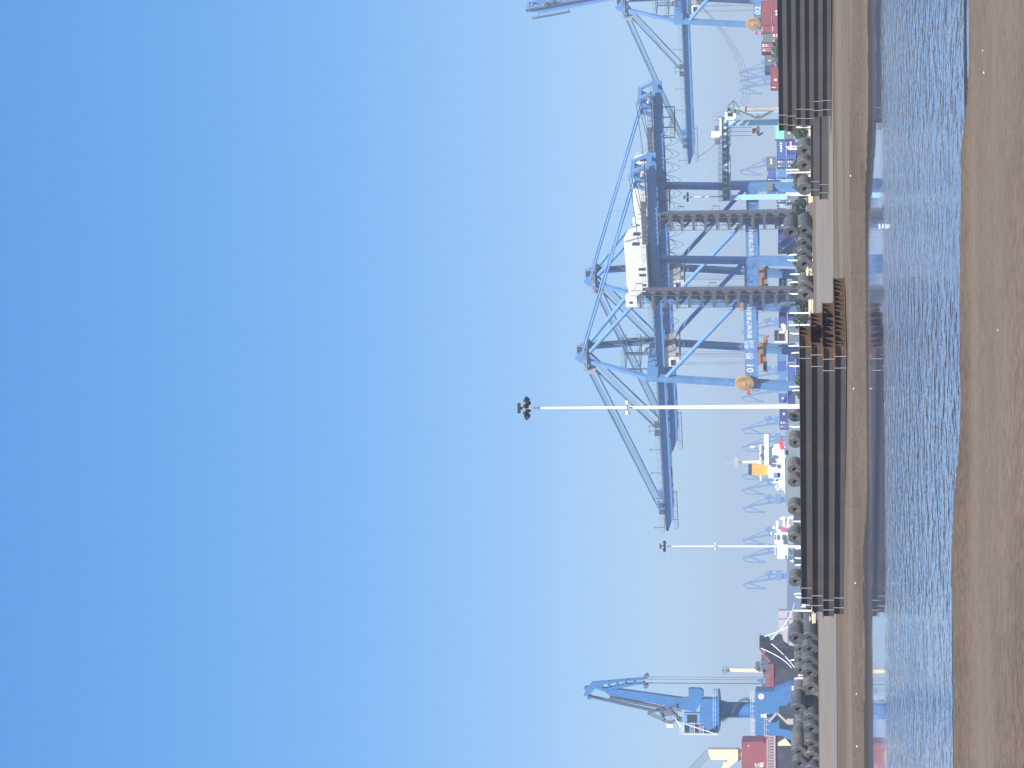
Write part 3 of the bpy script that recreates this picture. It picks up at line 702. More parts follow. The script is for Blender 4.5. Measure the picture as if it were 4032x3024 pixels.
for d in (-1.7, 1.7):
    for p_, q_ in (((2556, 2812), (2625, 2792)), ((2556, 2812), (2640, 2850)), ((2625, 2792), (2690, 2800)), ((2640, 2850), (2690, 2832)), ((2600, 2798), (2622, 2842)), ((2590, 2800), (2670, 2775)), ((2640, 2795), (2690, 2845))): b.bar(uz(*p_, d), uz(*q_, d), .32)
plate(b, [(2612, 2800), (2655, 2796), (2662, 2818), (2612, 2826)], -1.4, 1.4)
for y_ in (2770, 2800, 2830): b.bar(uz(2690, y_, -1.7), uz(2665, y_, -1.7), .2); b.bar(uz(2672, 2770, -1.7), uz(2672, 2840, -1.7), .15)
b.rail(uz(2660, 2844, -1.8), uz(2660, 2800, -1.8), step=.8, r=.08); b.build('counterweight_frame', m_blued, P)
b = MB(); b.box(uz(0, 2868)[0], uz(0, 2850)[0], -1.2, 1.2, uz(2655, 0)[2], uz(2630, 0)[2]); b.build('counterweight', m_cream, P)
b = MB(); b.box(uz(0, 2850)[0], uz(0, 2806)[0], -2.6, -.2, uz(2762, 0)[2], uz(2700, 0)[2]); co_ = b.build('operator_cab', m_blue, P)
b = MB(); b.box(uz(0, 2844)[0], uz(0, 2812)[0], -2.64, -2.6, uz(2750, 0)[2], uz(2712, 0)[2]); b.build('window', m_glass, co_)
b = MB(); plate(b, [(2700, 2848), (2832, 2852), (2832, 2890), (2700, 2888)], -.3, 2.4)
b.build('machinery_house', m_blue2, P)
b = MB()
for x in (2700, 2740, 2775):
    p_ = uz(x, 2890, -2.6); q_ = uz(x, 2846, -2.6); b.box(min(p_[0], q_[0]), max(p_[0], q_[0]), -2.6, -.3, p_[2], p_[2] + .12); b.rail(p_, q_, step=.9, r=.07)
b.bar(uz(2700, 2890, -2.6), uz(2832, 2890, -2.6), .14); b.bar(uz(2700, 2848, -2.6), uz(2832, 2890, -2.6), .2); b.bar(uz(2665, 2830, -2.2), uz(2700, 2880, -2.2), .2)
b.build('service_platform', m_white, P)
b = MB()
plate(b, [(2978, 2885), (2978, 2715), (3052, 2715), (3110, 2690), (3190, 2680), (3190, 2712), (3140, 2722), (3098, 2768), (3070, 2772), (3070, 2858), (3098, 2862), (3122, 2868), (3150, 2880), (3190, 2890), (3190, 2915), (3120, 2906), (3080, 2885)], -5.2, 5.2)
po = b.build('portal_frame', m_blue2, P)
b = MB(); b.tube(uz(3001, 2734, -5.2), uz(3001, 2734, -5.26), .72, n=24); b.build('number_disc', m_white, po)
text_mesh('lettering', '1', .9, m_black, po, (uz(3001, 2734)[0], -5.28, uz(3001, 2734)[2]), (1, 0, 0), (0, 0, 1))
text_mesh('lettering', '门机', 1.5, m_white, po, (uz(3130, 2716)[0] + .2, -5.26, uz(3132, 2716)[2]), (1, 0, 0), (0, 0, 1), bold=.06)
b = MB()
for x, y0, y1 in ((2978, 2885, 2715), (3030, 2885, 2800)):
    p_ = uz(x, y0, -5.3); q_ = uz(x, y1, -5.3); b.rail(p_, q_, step=1.2, r=.07)
b.build('railing', m_white, P)
b = MB(); b.box(uz(0, 2812)[0], uz(0, 2800)[0], -6.6, -5.3, uz(3022, 0)[2], uz(3000, 0)[2]); b.build('electrical_cabin', m_white, P)
b = MB(); b.bar(uz(3030, 2830, -6), uz(3062, 2795, -6), .9, .5); b.bar(uz(3062, 2795, -6), uz(3105, 2835, -6), .9, .5); b.box(uz(0, 2838)[0], uz(0, 2816)[0], -6.8, -5.3, uz(3125, 0)[2], uz(3100, 0)[2])
b.build('stair', m_rail, P)

# ------------------------------------------------------------------ ships
def frame_at(py, D, z=0.0):
    p = W(3163 + ROLL * (py - 1512), py, D); return Vector((p.x, p.y, z))
# black bulk carrier at the west quay
D1 = 700.0; k1 = F_PX / D1
b0 = frame_at(2760, D1, -2.5)
SH = thing('cargo_ship', 'black hulled cargo ship with red deck and yellow deck crane moored at left', 'ship', b0)
def s1(x, y_, d=0): return ((2760 - y_) / k1, d, (3163 + ROLL * (y_ - 1512) - x) / k1 + 2 + 2.5)
def hull(name, m, parent, stations, fn):
    """stations: (photo y, deck x, keel x, half beam deck, half beam water)"""
    b = MB()
    for (y_, xd, xk, hd, hw) in stations:
        ax = fn(xd, y_); kx = fn(xk, y_)
        for d, p in ((-hd, ax), (-hw, kx), (hw, kx), (hd, ax)): b.v.append((p[0], d, p[2]))
    n = len(stations)
    for i in range(n - 1):
        for j in range(3): a = 4 * i + j; b.f.append((a, a + 1, a + 5, a + 4))
        b.f.append((4 * i + 3, 4 * i, 4 * i + 4, 4 * i + 7))
    b.f.append((3, 2, 1, 0)); e = 4 * (n - 1); b.f.append((e, e + 1, e + 2, e + 3))
    return b.build(name, m, parent)
def s1b(x, y_): return s1(x, y_)
hl = hull('hull', m_hull, SH, [(2504, 2993, 2994, .1, .1), (2508, 2993, 3025, 1.0, .3), (2522, 2993, 3040, 3.4, .8), (2550, 2994, 3110, 6.2, 1.2), (2552, 3010, 3150, 6.3, 2.4), (2572, 3024, 3180, 8.6, 4.5), (2594, 3038, 3210, 10.0, 8.0), (2680, 3038, 3210, 10.6, 10.6), (3250, 3038, 3210, 10.6, 10.6)], s1b)
b = MB()
b.prism([s1(3042, 2536, -3.0), s1(3052, 2512, -3.0), s1(3066, 2502, -3.0), s1(3080, 2505, -3.0), s1(3086, 2530, -3.0), s1(3110, 2548, -3.0), s1(3160, 2556, -3.0), s1(3160, 2600, -3.0), s1(3040, 2600, -3.0)], (0, 6, 0)); b.build('bow', m_hull, SH)
b = MB(); b.box(s1(0, 3250)[0], s1(0, 2600)[0], -10.75, -10.62, s1(3051, 2800)[2], s1(3037, 2800)[2])
b.bar(s1(2999, 2552, -6.6), s1(3038, 2592, -10.3), .5)
b.build('bulwark', m_deck, SH)
b = MB(); b.box(s1(0, 3250)[0], s1(0, 2600)[0], -10.0, 10, s1(3040, 2800)[2], s1(3034, 2800)[2]); b.build('deck', m_deck, SH)
b = MB(); b.box(s1(0, 3250)[0], s1(0, 2870)[0], -10.0, 9, s1(3040, 2800)[2], s1(3018, 2800)[2]); b.box(s1(0, 2700)[0], s1(0, 2640)[0], -9.0, 8, s1(3037, 2650)[2], s1(3018, 2650)[2]); b.build('hatch_coaming', m_brown, SH)
b = MB(); b.rail(s1(2992, 2548, -5.5), s1(2992, 2506, -.8), step=1.2, r=.09); b.rail(s1(2985, 2610, -8), s1(2985, 2555, -8), h=1.4, step=1.2, r=.1)
for y_ in range(2880, 3100, 11): b.bar(s1(3049, y_, -10.8), s1(3026, y_, -10.8), .25); b.bar(s1(3049, y_, -10.8), s1(3026, y_ - 8, -10.8), .15)
b.bar(s1(3053, 2866, -10.8), s1(3054, 3200, -10.8), .5); b.bar(s1(3025, 2890, -10.9), s1(3026, 3200, -10.9), .25)
b.build('railing', m_rail, SH)
# fore mast
b = MB(); b.tube(s1(3010, 2643), s1(2866, 2643), .75, .42, n=12); b.box(s1(0, 2637)[0] - .1, s1(0, 2634)[0], -.6, .6, s1(3000, 2640)[2], s1(2870, 2640)[2]); mo = b.build('foremast', m_yel, SH)
b = MB(); b.box(s1(0, 2655)[0], s1(0, 2628)[0], -1.2, 1.2, s1(2864, 2640)[2], s1(2862, 2640)[2]); b.rail(s1(2863, 2655, -1.2), s1(2863, 2628, -1.2), step=.9, r=.09); b.bar(s1(2862, 2642), s1(2842, 2642), .12); b.bar(s1(2852, 2650), s1(2852, 2634), .16); b.build('mast_platform', m_blued, mo)
b = MB()
rnd = random.Random(3)
for i in range(30):
    y_ = 2572 + i * 5; x = 3022 + rnd.uniform(-16, 14); p_ = s1(x, y_, -7 + rnd.uniform(-2, 2)); b.box(p_[0] - .7, p_[0] + .6, p_[1] - .5, p_[1] + .6, p_[2] - 1.2, p_[2] + rnd.uniform(.2, .9))
b.build('deck_winch', m_stair, SH)
b = MB()
for y_, x in ((2607, 2988), (2622, 2986), (2628, 2996)): p_ = s1(x, y_, -7); b.tube(p_, (p_[0], p_[1] + 1.2, p_[2]), .75, n=12)
b.build('mooring_drum', m_cgrey, SH)
# red crane house and yellow deck crane
b = MB(); b.prism([s1(2925, 2911, -6), s1(3006, 2908, -6), s1(3018, 2918, -6), s1(3036, 2923, -6), s1(3036, 3110, -6), s1(2925, 3110, -6)], (0, 12, 0)); rh = b.build('crane_house', m_deck, SH)
text_mesh('lettering', '合格\n证明', 1.4, m_white, rh, (s1(0, 3008)[0], -6.05, s1(2995, 3008)[2]), (1, 0, 0), (0, 0, 1), bold=.03)
text_mesh('lettering', '"', 1.2, m_white, rh, (s1(0, 2926)[0], -6.05, s1(2956, 2926)[2]), (1, 0, 0), (0, 0, 1), bold=.03)
b = MB(); b.prism([s1(2793, 2950, -2), s1(2910, 2949, -2), s1(2910, 2990, -2), s1(2806, 2990, -2), s1(2796, 2972, -2)], (0, 4, 0)); b.tube(s1(2928, 2972), s1(2905, 2972), 1.5, n=16); co_ = b.build('deck_crane', m_yel, SH)
b = MB(); b.bar(s1(2905, 2984, -1.4), s1(2795, 3075, -1.4), 1.3, 1.2, 1.0, .9); b.bar(s1(2900, 2980, 1.4), s1(2850, 3030, 1.4), 1.1); b.bar(s1(2855, 3000, -1.5), s1(2885, 3060, -1.5), .8); b.build('crane_jib', m_yel, co_)
b = MB()
for dx, dy in ((0, 0), (6, 4), (12, 10), (18, 18)): b.tube(s1(2788 + dx, 2952 + dy), s1(2690 + dx, 3062 + dy), .09, n=4)
b.build('luffing_rope', m_cable, co_)
b = MB(); b.tube(s1(2915, 2972), s1(2905, 2972), 1.9, n=18); b.build('slew_ring', m_deck, co_)
b = MB(); b.prism([s1(3066, 2913, -11.6), s1(3066, 2902, -11.6), s1(3095, 2884, -11.6), s1(3118, 2912, -11.6)], (0, 1.2, 0)); b.build('hatch_stool', m_yel, SH)
b = MB(); b.tube(s1(3100, 3040, -11.6), s1(3100, 3040, -10.8), 1.6, n=18); b.build('lifeboat', m_orange, SH)
ml = MB()
def sag(p, q_, s_, n=10): return [Vector(p).lerp(Vector(q_), i / n) - Vector((0, 0, s_ * 4 * (i / n) * (1 - i / n))) for i in range(n + 1)]
for (xa, ya, da, xb_, yb, db) in ((3036, 2518, -3, 3130, 2342, -30), (3014, 2506, -2, 3150, 2400, -30), (3000, 2546, -6, 3120, 2590, -26), (3040, 2530, -5, 3160, 2644, -26)):
    ml.path(sag(s1(xa, ya, da), s1(xb_, yb, db), 1.2), .13, 5)
ml.build('mooring_line', m_post, SH)

# white ship with orange funnel
D2 = 980.0; k2 = F_PX / D2
b2 = frame_at(1850, D2, -2.5)
S2 = thing('white_ship', 'white superstructure ship with big orange funnel behind the upper row of coils', 'ship', b2)
def s2(x, y_, d=0): return ((1850 - y_) / k2, d, (3163 + ROLL * (y_ - 1512) - x) / k2 + 4.5)
def slab(m, x0, x1, y0, y1, d0, d1, fn): a = fn(x1, y1, d0); c = fn(x0, y0, d1); m.box(min(a[0], c[0]), max(a[0], c[0]), d0, d1, fn(x1, (y0 + y1) / 2)[2], fn(x0, (y0 + y1) / 2)[2])
b = MB(); slab(b, 3095, 3200, 1640, 1990, -9, 9, s2); b.build('hull', m_clightgrey, S2)
sup = MB()
for a in ((3028, 3100, 1762, 1880, -7, 7), (3064, 3120, 1830, 1925, -8, 6), (3011, 3030, 1708, 1828, -8, 8), (2994, 3000, 1750, 1890, -3, 3), (3088, 3093, 1800, 1935, -8.5, 8), (3050, 3095, 1880, 1900, -6, 5), (3118, 3125, 1766, 1955, -8.5, 8), (3105, 3126, 1940, 1965, -8.8, 0)): slab(sup, *a, s2)
sup.prism([s2(3036, 1765, -6.5), s2(3050, 1748, -6.5), s2(3075, 1745, -6.5), s2(3110, 1765, -6.5)], (0, 12, 0))
sup.tube(s2(2996, 1819), s2(2927, 1819), .75, .6, n=12)
for p_, q_ in (((3080, 1875), (3045, 1898)), ((3085, 1892), (3055, 1885)), ((3100, 1900), (3060, 1925)), ((2975, 1757), (2957, 1757)), ((3060, 1905), (3058, 1918))): sup.bar(s2(*p_, -8), s2(*q_, -8), .8)
so = sup.build('superstructure', m_white, S2)
for x, y_ in ((3035, 1806), (3040, 1812), (3066, 1831), (3070, 1834), (3047, 1795), (3000, 1790), (3005, 1762), (3005, 1800), (3040, 1828)): p_ = s2(x, y_, -8.3); wn = MB(); wn.box(p_[0] - .8, p_[0] + .5, -8.35, -6.9, p_[2] - .4, p_[2] + .35); wn.build('window', m_cgrey, so)
wn = MB(); slab(wn, 3001, 3010, 1757, 1812, -6.5, 6, s2)
wn.build('window', m_cgrey, so)
b = MB(); slab(b, 2964, 3048, 1827, 1868, -3.5, 3.5, s2); fo = b.build('funnel', m_orange, S2)
b = MB(); slab(b, 2950, 2964, 1828, 1867, -3.4, 3.4, s2); b.build('funnel_top', m_black, fo)
b = MB(); slab(b, 2894, 2911, 1798, 1841, -1, 1, s2); b.tube(s2(2926, 1819), s2(2894, 1819), .3, n=6); b.bar(s2(2894, 1822), s2(2858, 1824), .25); b.bar(s2(2890, 1815), s2(2868, 1820), .2); b.build('radar_mast', m_rail, S2)
b = MB(); p_ = s2(3082, 1755, -8.8); b.bar(s2(3074, 1730, -8.8), s2(3084, 1768, -8.8), 1.1, 1.6); b.build('lifeboat', m_redp, S2)
b = MB(); slab(b, 3048, 3075, 1858, 1878, -8, -5, s2); slab(b, 3090, 3106, 1770, 1788, -9, -7, s2); b.build('deck_machinery', m_clight, S2)

# small white ship
D3 = 900.0; k3 = F_PX / D3
b3 = frame_at(2130, D3, -2.5)
S3 = thing('small_white_ship', 'smaller white ship with a magenta box amidships behind the mid-distance mast', 'ship', b3)
def s3(x, y_, d=0): return ((2130 - y_) / k3, d, (3163 + ROLL * (y_ - 1512) - x) / k3 + 4.5)
sup = MB()
for a in ((3062, 3104, 2092, 2192, -5, 5), (3052, 3062, 2098, 2140, -4, 4), (3064, 3104, 2142, 2196, -6, 6), (3068, 3077, 2070, 2098, -2, 2), (3052, 3055, 2152, 2180, -5, 5), (3088, 3108, 2045, 2078, -4, 4)): slab(sup, *a, s3)
for p_, q_ in (((3088, 2030), (3088, 2070)), ((3062, 2048), (3062, 2090)), ((3072, 2040), (3082, 2040)), ((3100, 2040), (3125, 2034)), ((3050, 2070), (3046, 2080)), ((3042, 2098), (3036, 2098)), ((3104, 2190), (3125, 2208)), ((3110, 2160), (3118, 2180)), ((3100, 2060), (3112, 2074))): sup.bar(s3(*p_, -4), s3(*q_, -4), 1.0)
s3o = sup.build('superstructure', m_cream, S3)
b = MB(); slab(b, 3082, 3096, 2074, 2094, -4.6, -2, s3); b.build('magenta_box', m_pink, S3)
b = MB(); slab(b, 3126, 3200, 2000, 2215, -6, 6, s3); b.build('hull', m_hull, S3)
for x, y_ in ((3056, 2112), (3084, 2112), (3088, 2130), (3096, 2190)): p_ = s3(x, y_, -6.1); b = MB(); b.box(p_[0] - .9, p_[0] + .9, -6.15, -4.6, p_[2] - .25, p_[2] + .25); b.build('window', m_cgrey, s3o)

# far embankment and pink tower block beyond the harbour
fb = MB(); p_ = W(3098, 2200, 3100); q_ = W(3098, 2900, 3100)
fb.prism([(q_.x - 500, 3100, -3), (p_.x, 3100, -3), (p_.x - 2, 3100, 24.6), (q_.x - 500, 3100, 26.2)], (0, 200, 0)); tag(fb.build('far_embankment', mat('bluish_coal_bank', (.10, .11, .17), .9, .1, .02)), kind='structure')
tb = frame_at(2470, 1900, -2.5)
TB = thing('tower_block', 'pale pinkish twin block building in the haze behind the ship bow', 'building', tb)
k4 = F_PX / 1900
for (x0, y0, y1) in ((3067, 2402, 2432), (3066, 2436, 2476), (3078, 2476, 2540)):
    b = MB(); b.box((2470 - y1) / k4, (2470 - y0) / k4, -8, 8, 0, (3169 - x0) / k4 + 4.5)
    w_ = b.build('wall', m_tower, TB)
    for i in range(4):
        b = MB(); b.box((2470 - y1) / k4 + 1, (2470 - y0) / k4 - 1, -8.06, -8.0, 5 + 4 * i, 6.3 + 4 * i); b.build('window', m_cgrey, w_)

# ------------------------------------------------------------------ far luffing cranes
def far_crane(label):
    T = thing('luffing_crane', label, 'luffing crane', (0, 0, 0), 0, 'hazy blue luffing cranes along the far quay')
    k = 4.7; f = lambda x, y_: ((2265 - y_) / k, (3168 - x) / k + 2)
    def P3(x, y_, d=0): a = f(x, y_); return (a[0], d, a[1])
    b = MB(); b.prism([P3(3100, 2250, -5), P3(3100, 2290, -5), P3(3175, 2300, -5), P3(3175, 2290, -5), P3(3115, 2282, -5), P3(3115, 2258, -5), P3(3175, 2250, -5), P3(3175, 2240, -5)], (0, 10, 0)); b.tube(P3(3100, 2268), P3(3082, 2268), 2.2, n=10); b.build('portal', m_farb, T)
    b = MB(); b.box(f(0, 2284)[0], f(0, 2248)[0], -3, 3, f(3082, 0)[1], f(3058, 0)[1]); b.build('machinery_house', m_clight, T)
    b = MB(); b.bar(P3(3060, 2276), P3(2960, 2294), 2.2, 1.8, 1.3, 1.1, up=(0, 1, 0)); b.build('jib', m_farb, T)
    b = MB(); b.bar(P3(3058, 2262), P3(3014, 2266), 1.2); b.bar(P3(3020, 2252), P3(3040, 2285), 1.8, 2.0, up=(0, 1, 0)); b.bar(P3(3012, 2268), P3(2934, 2301), .9); b.box(f(0, 2262)[0], f(0, 2248)[0], -2, 2, f(3046, 0)[1], f(3030, 0)[1]); b.build('back_frame', m_farb, T)
    b = MB(); b.bar(P3(2930, 2301), P3(2962, 2296), 1.4); b.bar(P3(2930, 2302), P3(2945, 2316), .8); b.bar(P3(2945, 2316), P3(3012, 2319), .9); b.bar(P3(2960, 2298), P3(3012, 2319), 1.1); b.bar(P3(3010, 2316), P3(3018, 2319), 2.0); b.build('fly_jib', m_farb, T)
    return T
labels = {2298: 'hazy far luffing crane directly beside the dim embankment, left of the small white ship', 2194: 'hazy far luffing crane just left of the mid-distance mast', 2123: 'hazy far luffing crane just right of the mid-distance mast',
          1997: 'hazy far luffing crane between the two white ships', 1926: 'hazy far luffing crane left of the orange funnel', 1868: 'hazy far luffing crane directly behind the orange funnel', 1756: 'hazy far luffing crane above the white ship bridge wing', 1687: 'hazy far luffing crane just left of the tallest mast',
          1560: 'hazy far luffing crane under the nearest crane boom, right of the tallest mast', 1490: 'hazy far luffing crane seen below the nearest yellow cable reel', 1300: 'hazy far luffing crane framed under the portal beam of the nearest crane',
          665: 'very faint far luffing crane seen inside the cyan gantry', 345: 'very faint far luffing crane right of the grey mobile crane', 312: 'middle one of three very faint luffing cranes under the third crane boom', 278: 'very faint luffing crane closest to the red containers'}
fc = None
for py, lb in labels.items():
    D = 2700 * (1 if py > 1200 else 1.4)
    p_ = frame_at(py - 33, D)
    if fc is None: fc = far_crane(lb); o = fc
    else: o = copy_tree(fc); o['label'] = lb
    o.location = (p_.x, p_.y, 0); o.scale = (D / 2000,) * 3

# ------------------------------------------------------------------ containers
def container(name, label, m, px0, px1, py0, py1, D, side=None, text=None, group='stacked shipping containers', cat='container', depth=None):
    """front face spans photo x px0..px1 (height) and photo y py0..py1 (width)"""
    k = F_PX / D; wd = (py1 - py0) / k; ht = (px1 - px0) / k
    c = W(px1, (py0 + py1) / 2, D)
    depth = depth or (2.44 if wd > 4 else 6.06)
    T = thing(name, label, cat, (c.x, c.y, c.z), 0, group)
    b = MB(); b.box(-wd / 2 + .03, wd / 2 - .03, .04, depth, .03, ht - .03)
    n = int(wd / .55)
    if wd > 4:
        for i in range(n): x = -wd / 2 + .25 + (wd - .5) * i / n; b.box(x, x + .26, 0, .05, .2, ht - .2)
    b.box(-wd / 2, -wd / 2 + .14, -.02, .12, 0, ht); b.box(wd / 2 - .14, wd / 2, -.02, .12, 0, ht); b.box(-wd / 2 + .14, wd / 2 - .14, -.02, .12, ht - .14, ht); b.box(-wd / 2 + .14, wd / 2 - .14, -.02, .12, 0, .14)
    b.build('body', m, T)
    if side == 'door':
        for s_ in (-1, 1):
            d = MB(); d.box(*(sorted((s_ * .04, s_ * (wd / 2 - .16)))), -.01, .05, .16, ht - .16); do = d.build('door', m, T)
            d = MB()
            for x in (.3, .75): d.box(s_ * x - .03, s_ * x + .03, -.06, -.01, .2, ht - .2)
            d.build('lock_rod', m_white, do)
        d = MB(); d.box(.25, .95, -.075, -.062, ht * .72, ht * .86); d.box(-.8, -.5, -.075, -.062, ht * .62, ht * .84); d.box(.3, 1.0, -.075, -.062, ht * .5, ht * .56); d.box(.3, .8, -.075, -.062, ht * .4, ht * .45); d.build('marking', m_white, T)
    if side == 'logo':
        d = MB()
        if wd > 4: d.box(-wd * .42, -wd * .39, -.035, -.02, ht * .45, ht * .9)
        d.box(-.6, .7, -.035, -.02, ht * .88, ht * .93) if wd < 4 else None
        d.build('marking', m_white, T)
    if text:
        d = MB(); r_ = random.Random(int(py0)); n_ = text; x = -.12 * wd
        for i in range(n_):
            a_ = wd * .09; d.prism([(x, -.045, ht * .38), (x + a_, -.045, ht * (.38 + r_.uniform(0, .06))), (x + a_, -.045, ht * .62), (x + a_ * r_.uniform(.3, .7), -.045, ht * (.62 + r_.uniform(0, .06))), (x, -.045, ht * .6)], (0, .02, 0)); x += wd * .125
        d.build('lettering', m_white, T)
    return T
R0 = 595.0
rows = [
 ('long red container on the top tier beside the third crane', m_red, 2997, 3037, 2, 99, R0, None, None),
 ('square red container end on the top tier, right of the grey one', m_red, 2997, 3037, 101, 129, R0, 'logo', None),
 ('grey container end between two red ones on the top tier', m_cgrey, 2998, 3037, 132, 167, R0, 'logo', None),
 ('last red container on the left end of the top red tier', m_red, 2998, 3037, 170, 205, R0, 'door', None),
 ('long red container under the top tier with big white marks', m_red, 3039, 3079, 2, 96, R0, None, 2),
 ('red container end under the square red one', m_red, 3039, 3079, 98, 129, R0, 'logo', None),
 ('darker red container end beside the tree tops', m_brown, 3039, 3079, 131, 166, R0, 'door', None),
 ('dark grey container with white lettering behind the trees', m_cgrey, 3012, 3050, 212, 257, R0 + 8, None, 1),
 ('narrow navy container beside the dark grey lettered one', m_cnavy, 3012, 3034, 258, 284, R0 + 8, None, None),
 ('lowest bright red container with white stripes right of the white cab', m_red, 3034, 3074, 262, 352, R0 - 6, 'logo', 1),
]
RB = 700.0
pat = []
blue = [
 (3020, 3055, 617, 664, m_cgrey, None, 4, 'dark grey lettered container alone on the top tier of the blue block'),
 (3020, 3055, 666, 699, m_cblue, 'logo', None, 'plain blue container end on the top tier'),
 (3020, 3055, 701, 732, m_cnavy, 'door', None, 'navy container doors on the top tier beside the gantry leg'),
 (3020, 3055, 734, 763, m_cblue, 'logo', None, 'blue container end with dark patch at left end of the top tier'),
 (3059, 3094, 548, 627, m_cblue, None, 4, 'long blue lettered container on the second tier by the mint one'),
 (3059, 3094, 629, 662, m_cnavy, 'door', None, 'navy doors directly under the dark grey lettered container'),
 (3059, 3094, 664, 699, m_clight, 'logo', None, 'lighter blue container with pale angular logo on the second tier'),
 (3059, 3094, 701, 732, m_cnavy, 'door', None, 'navy doors on the second tier under other navy doors'),
 (3059, 3094, 734, 765, m_cblue, 'logo', None, 'plain blue container end on the second tier right of the gantry leg'),
 (3059, 3094, 767, 798, m_cnavy, 'door', None, 'navy doors on the second tier left of the gantry leg'),
 (3060, 3092, 802, 833, m_cyan, 'logo', None, 'very pale blue container end beside the lettered navy one'),
 (3064, 3098, 836, 943, m_cnavy, None, 5, 'long navy container with white letters behind the coil pile'),
 (3064, 3098, 945, 968, m_cblue, None, None, 'narrow plain blue container left of the lettered navy one'),
 (3064, 3098, 970, 996, m_cnavy, 'door', None, 'navy doors against the second crane waterside leg'),
 (3067, 3098, 1085, 1145, m_cnavy, None, 3, 'purplish navy lettered container framed by the second crane legs'),
 (3067, 3098, 1228, 1290, m_cnavy, None, None, 'shadowed navy container right of the black and white stacker'),
 (3062, 3096, 1376, 1418, m_clight, None, None, 'pale teal container right of the hanging spreader'),
 (3062, 3096, 1420, 1462, m_cblue, None, None, 'middle blue container behind the hanging spreader'),
 (3062, 3096, 1464, 1506, m_clight, 'logo', None, 'pale blue container between the spreader and the reel leg'),
 (3066, 3100, 1549, 1586, m_cblue, None, 2, 'blue lettered container just right of the tallest mast'),
 (3070, 3104, 1608, 1650, m_cnavy, None, 2, 'navy lettered container just left of the tallest mast'),
 (3070, 3104, 1652, 1692, m_cnavy, 'door', None, 'leftmost navy container end before the white ship'),
]
for y0, y1, mm, sd, tx, lb in ((548, 605, m_cnavy, None, 4, 'navy lettered container on the third tier behind white posts'), (607, 627, m_cblue, None, None, 'narrow blue container on the third tier by the first posts'), (629, 662, m_cnavy, 'door', None, 'navy doors on the third tier under the middle of the block'),
        (664, 699, m_cblue, 'logo', None, 'blue container end on the third tier below the angular logo'), (701, 732, m_cnavy, 'door', None, 'navy doors on the third tier above the hedge'), (734, 765, m_cblue, None, None, 'blue container end on the third tier by the gantry leg'), (767, 800, m_cnavy, 'door', None, 'navy doors at left end of the third tier'),
        (836, 905, m_cblue, None, None, 'long blue container on the third tier behind the paired coils'), (907, 968, m_cblue, None, None, 'second long blue container behind the paired coils'), (970, 1000, m_cgrey, None, None, 'grey container end by the second crane foot'),
        (1205, 1262, m_cnavy, None, None, 'dim navy container low behind the rightmost beam ends'), (1285, 1345, m_cblue, None, None, 'dim blue container low behind the stack corner'), (1350, 1425, m_cnavy, None, None, 'dim navy container low under the spreader'), (1430, 1520, m_cblue, None, None, 'dim blue container low under the yellow reel'), (1525, 1590, m_cnavy, None, None, 'dim navy container low right of the tallest mast')):
    blue.append((3098 if y0 < 1100 else 3102, 3131, y0, y1, mm, sd, tx, lb))
for lb, m, a, b_, c, d, D, sd, tx in rows: container('shipping_container', lb, m, a, b_, c, d, D, sd, tx)
for a, b_, c, d, m, sd, tx, lb in blue: container('shipping_container', lb, m, a, b_, c, d, RB, sd, tx)
container('shipping_container', 'mint green container standing beside the cyan gantry leg', m_mint, 3051, 3087, 493, 547, 660, None, None)
container('shipping_container', 'dark grey container with pale swirl mark under the mint one', m_cgrey, 3089, 3125, 493, 547, 660, None, 2)
container('shipping_container', 'bright white container standing above the nearest right coil', m_white, 3072, 3105, 418, 472, 560, None, None)
# plinths of containers hidden behind the coil yard
for (y0, y1, x0, D, n_) in ((0, 205, 3079, 596.0, 'lower'), ):
    for i in range(6):
        container('shipping_container', ['hidden foot', 'first', 'second', 'third', 'fourth', 'fifth'][i] + ' brown container low down behind the right beam stack' if i else 'brown container lowest at the photo edge behind the right beam stack', m_brown, 3081, 3120, y0 + 34 * i, y0 + 34 * i + 33, D)
for i in range(12):
    y0 = 560 + i * 36
    container('shipping_container', 'lowest tier blue container mostly hidden behind the hedge and coils', m_cblue, 3133, 3168, y0, y0 + 34, RB + 1)

# reach stacker between the crane legs
rs = W(3160, 1320, 600); ST = thing('reach_stacker', 'dark reach stacker with cream boom parked between the crane legs', 'reach stacker', (rs.x, rs.y, .5))
k = F_PX / 600; f = lambda x, y_: ((1320 - y_) / k, (3161 - x) / k + 1.5)
def P2(x, y_, d=0): a = f(x, y_); return (a[0], d, a[1])
b = MB(); b.box(f(0, 1345)[0], f(0, 1290)[0], -1.6, 1.6, .8, f(3095, 0)[1]); b.build('body', m_cgrey, ST)
b = MB(); b.bar(P2(3110, 1345), P2(3080, 1275), 1.0, .9); b.box(f(0, 1290)[0], f(0, 1278)[0], -.7, .7, f(3095, 0)[1], f(3083, 0)[1]); b.build('boom', m_yel, ST)
b = MB(); b.bar(P2(3058, 1305), P2(3095, 1305), .7); b.bar(P2(3057, 1300), P2(3057, 1342), .5, .9); b.box(f(0, 1342)[0], f(0, 1310)[0], -.6, .6, f(3090, 0)[1], f(3066, 0)[1]); b.build('mast_frame', m_black, ST)
b = MB(); b.box(f(0, 1312)[0], f(0, 1302)[0], -.8, .8, f(3090, 0)[1], f(3068, 0)[1]); b.bar(P2(3050, 1345, -.9), P2(3098, 1345, -.9), .35); b.bar(P2(3099, 1345, -1.7), P2(3099, 1300, -1.7), .3); b.build('cab', m_white, ST)
for u in (-1.6, 1.4):
    b = MB(); b.tube((u, -1.9, .8), (u, -1.2, .8), .8, n=14); b.tube((u, 1.2, .8), (u, 1.9, .8), .8, n=14); b.build('wheel', m_black, ST)

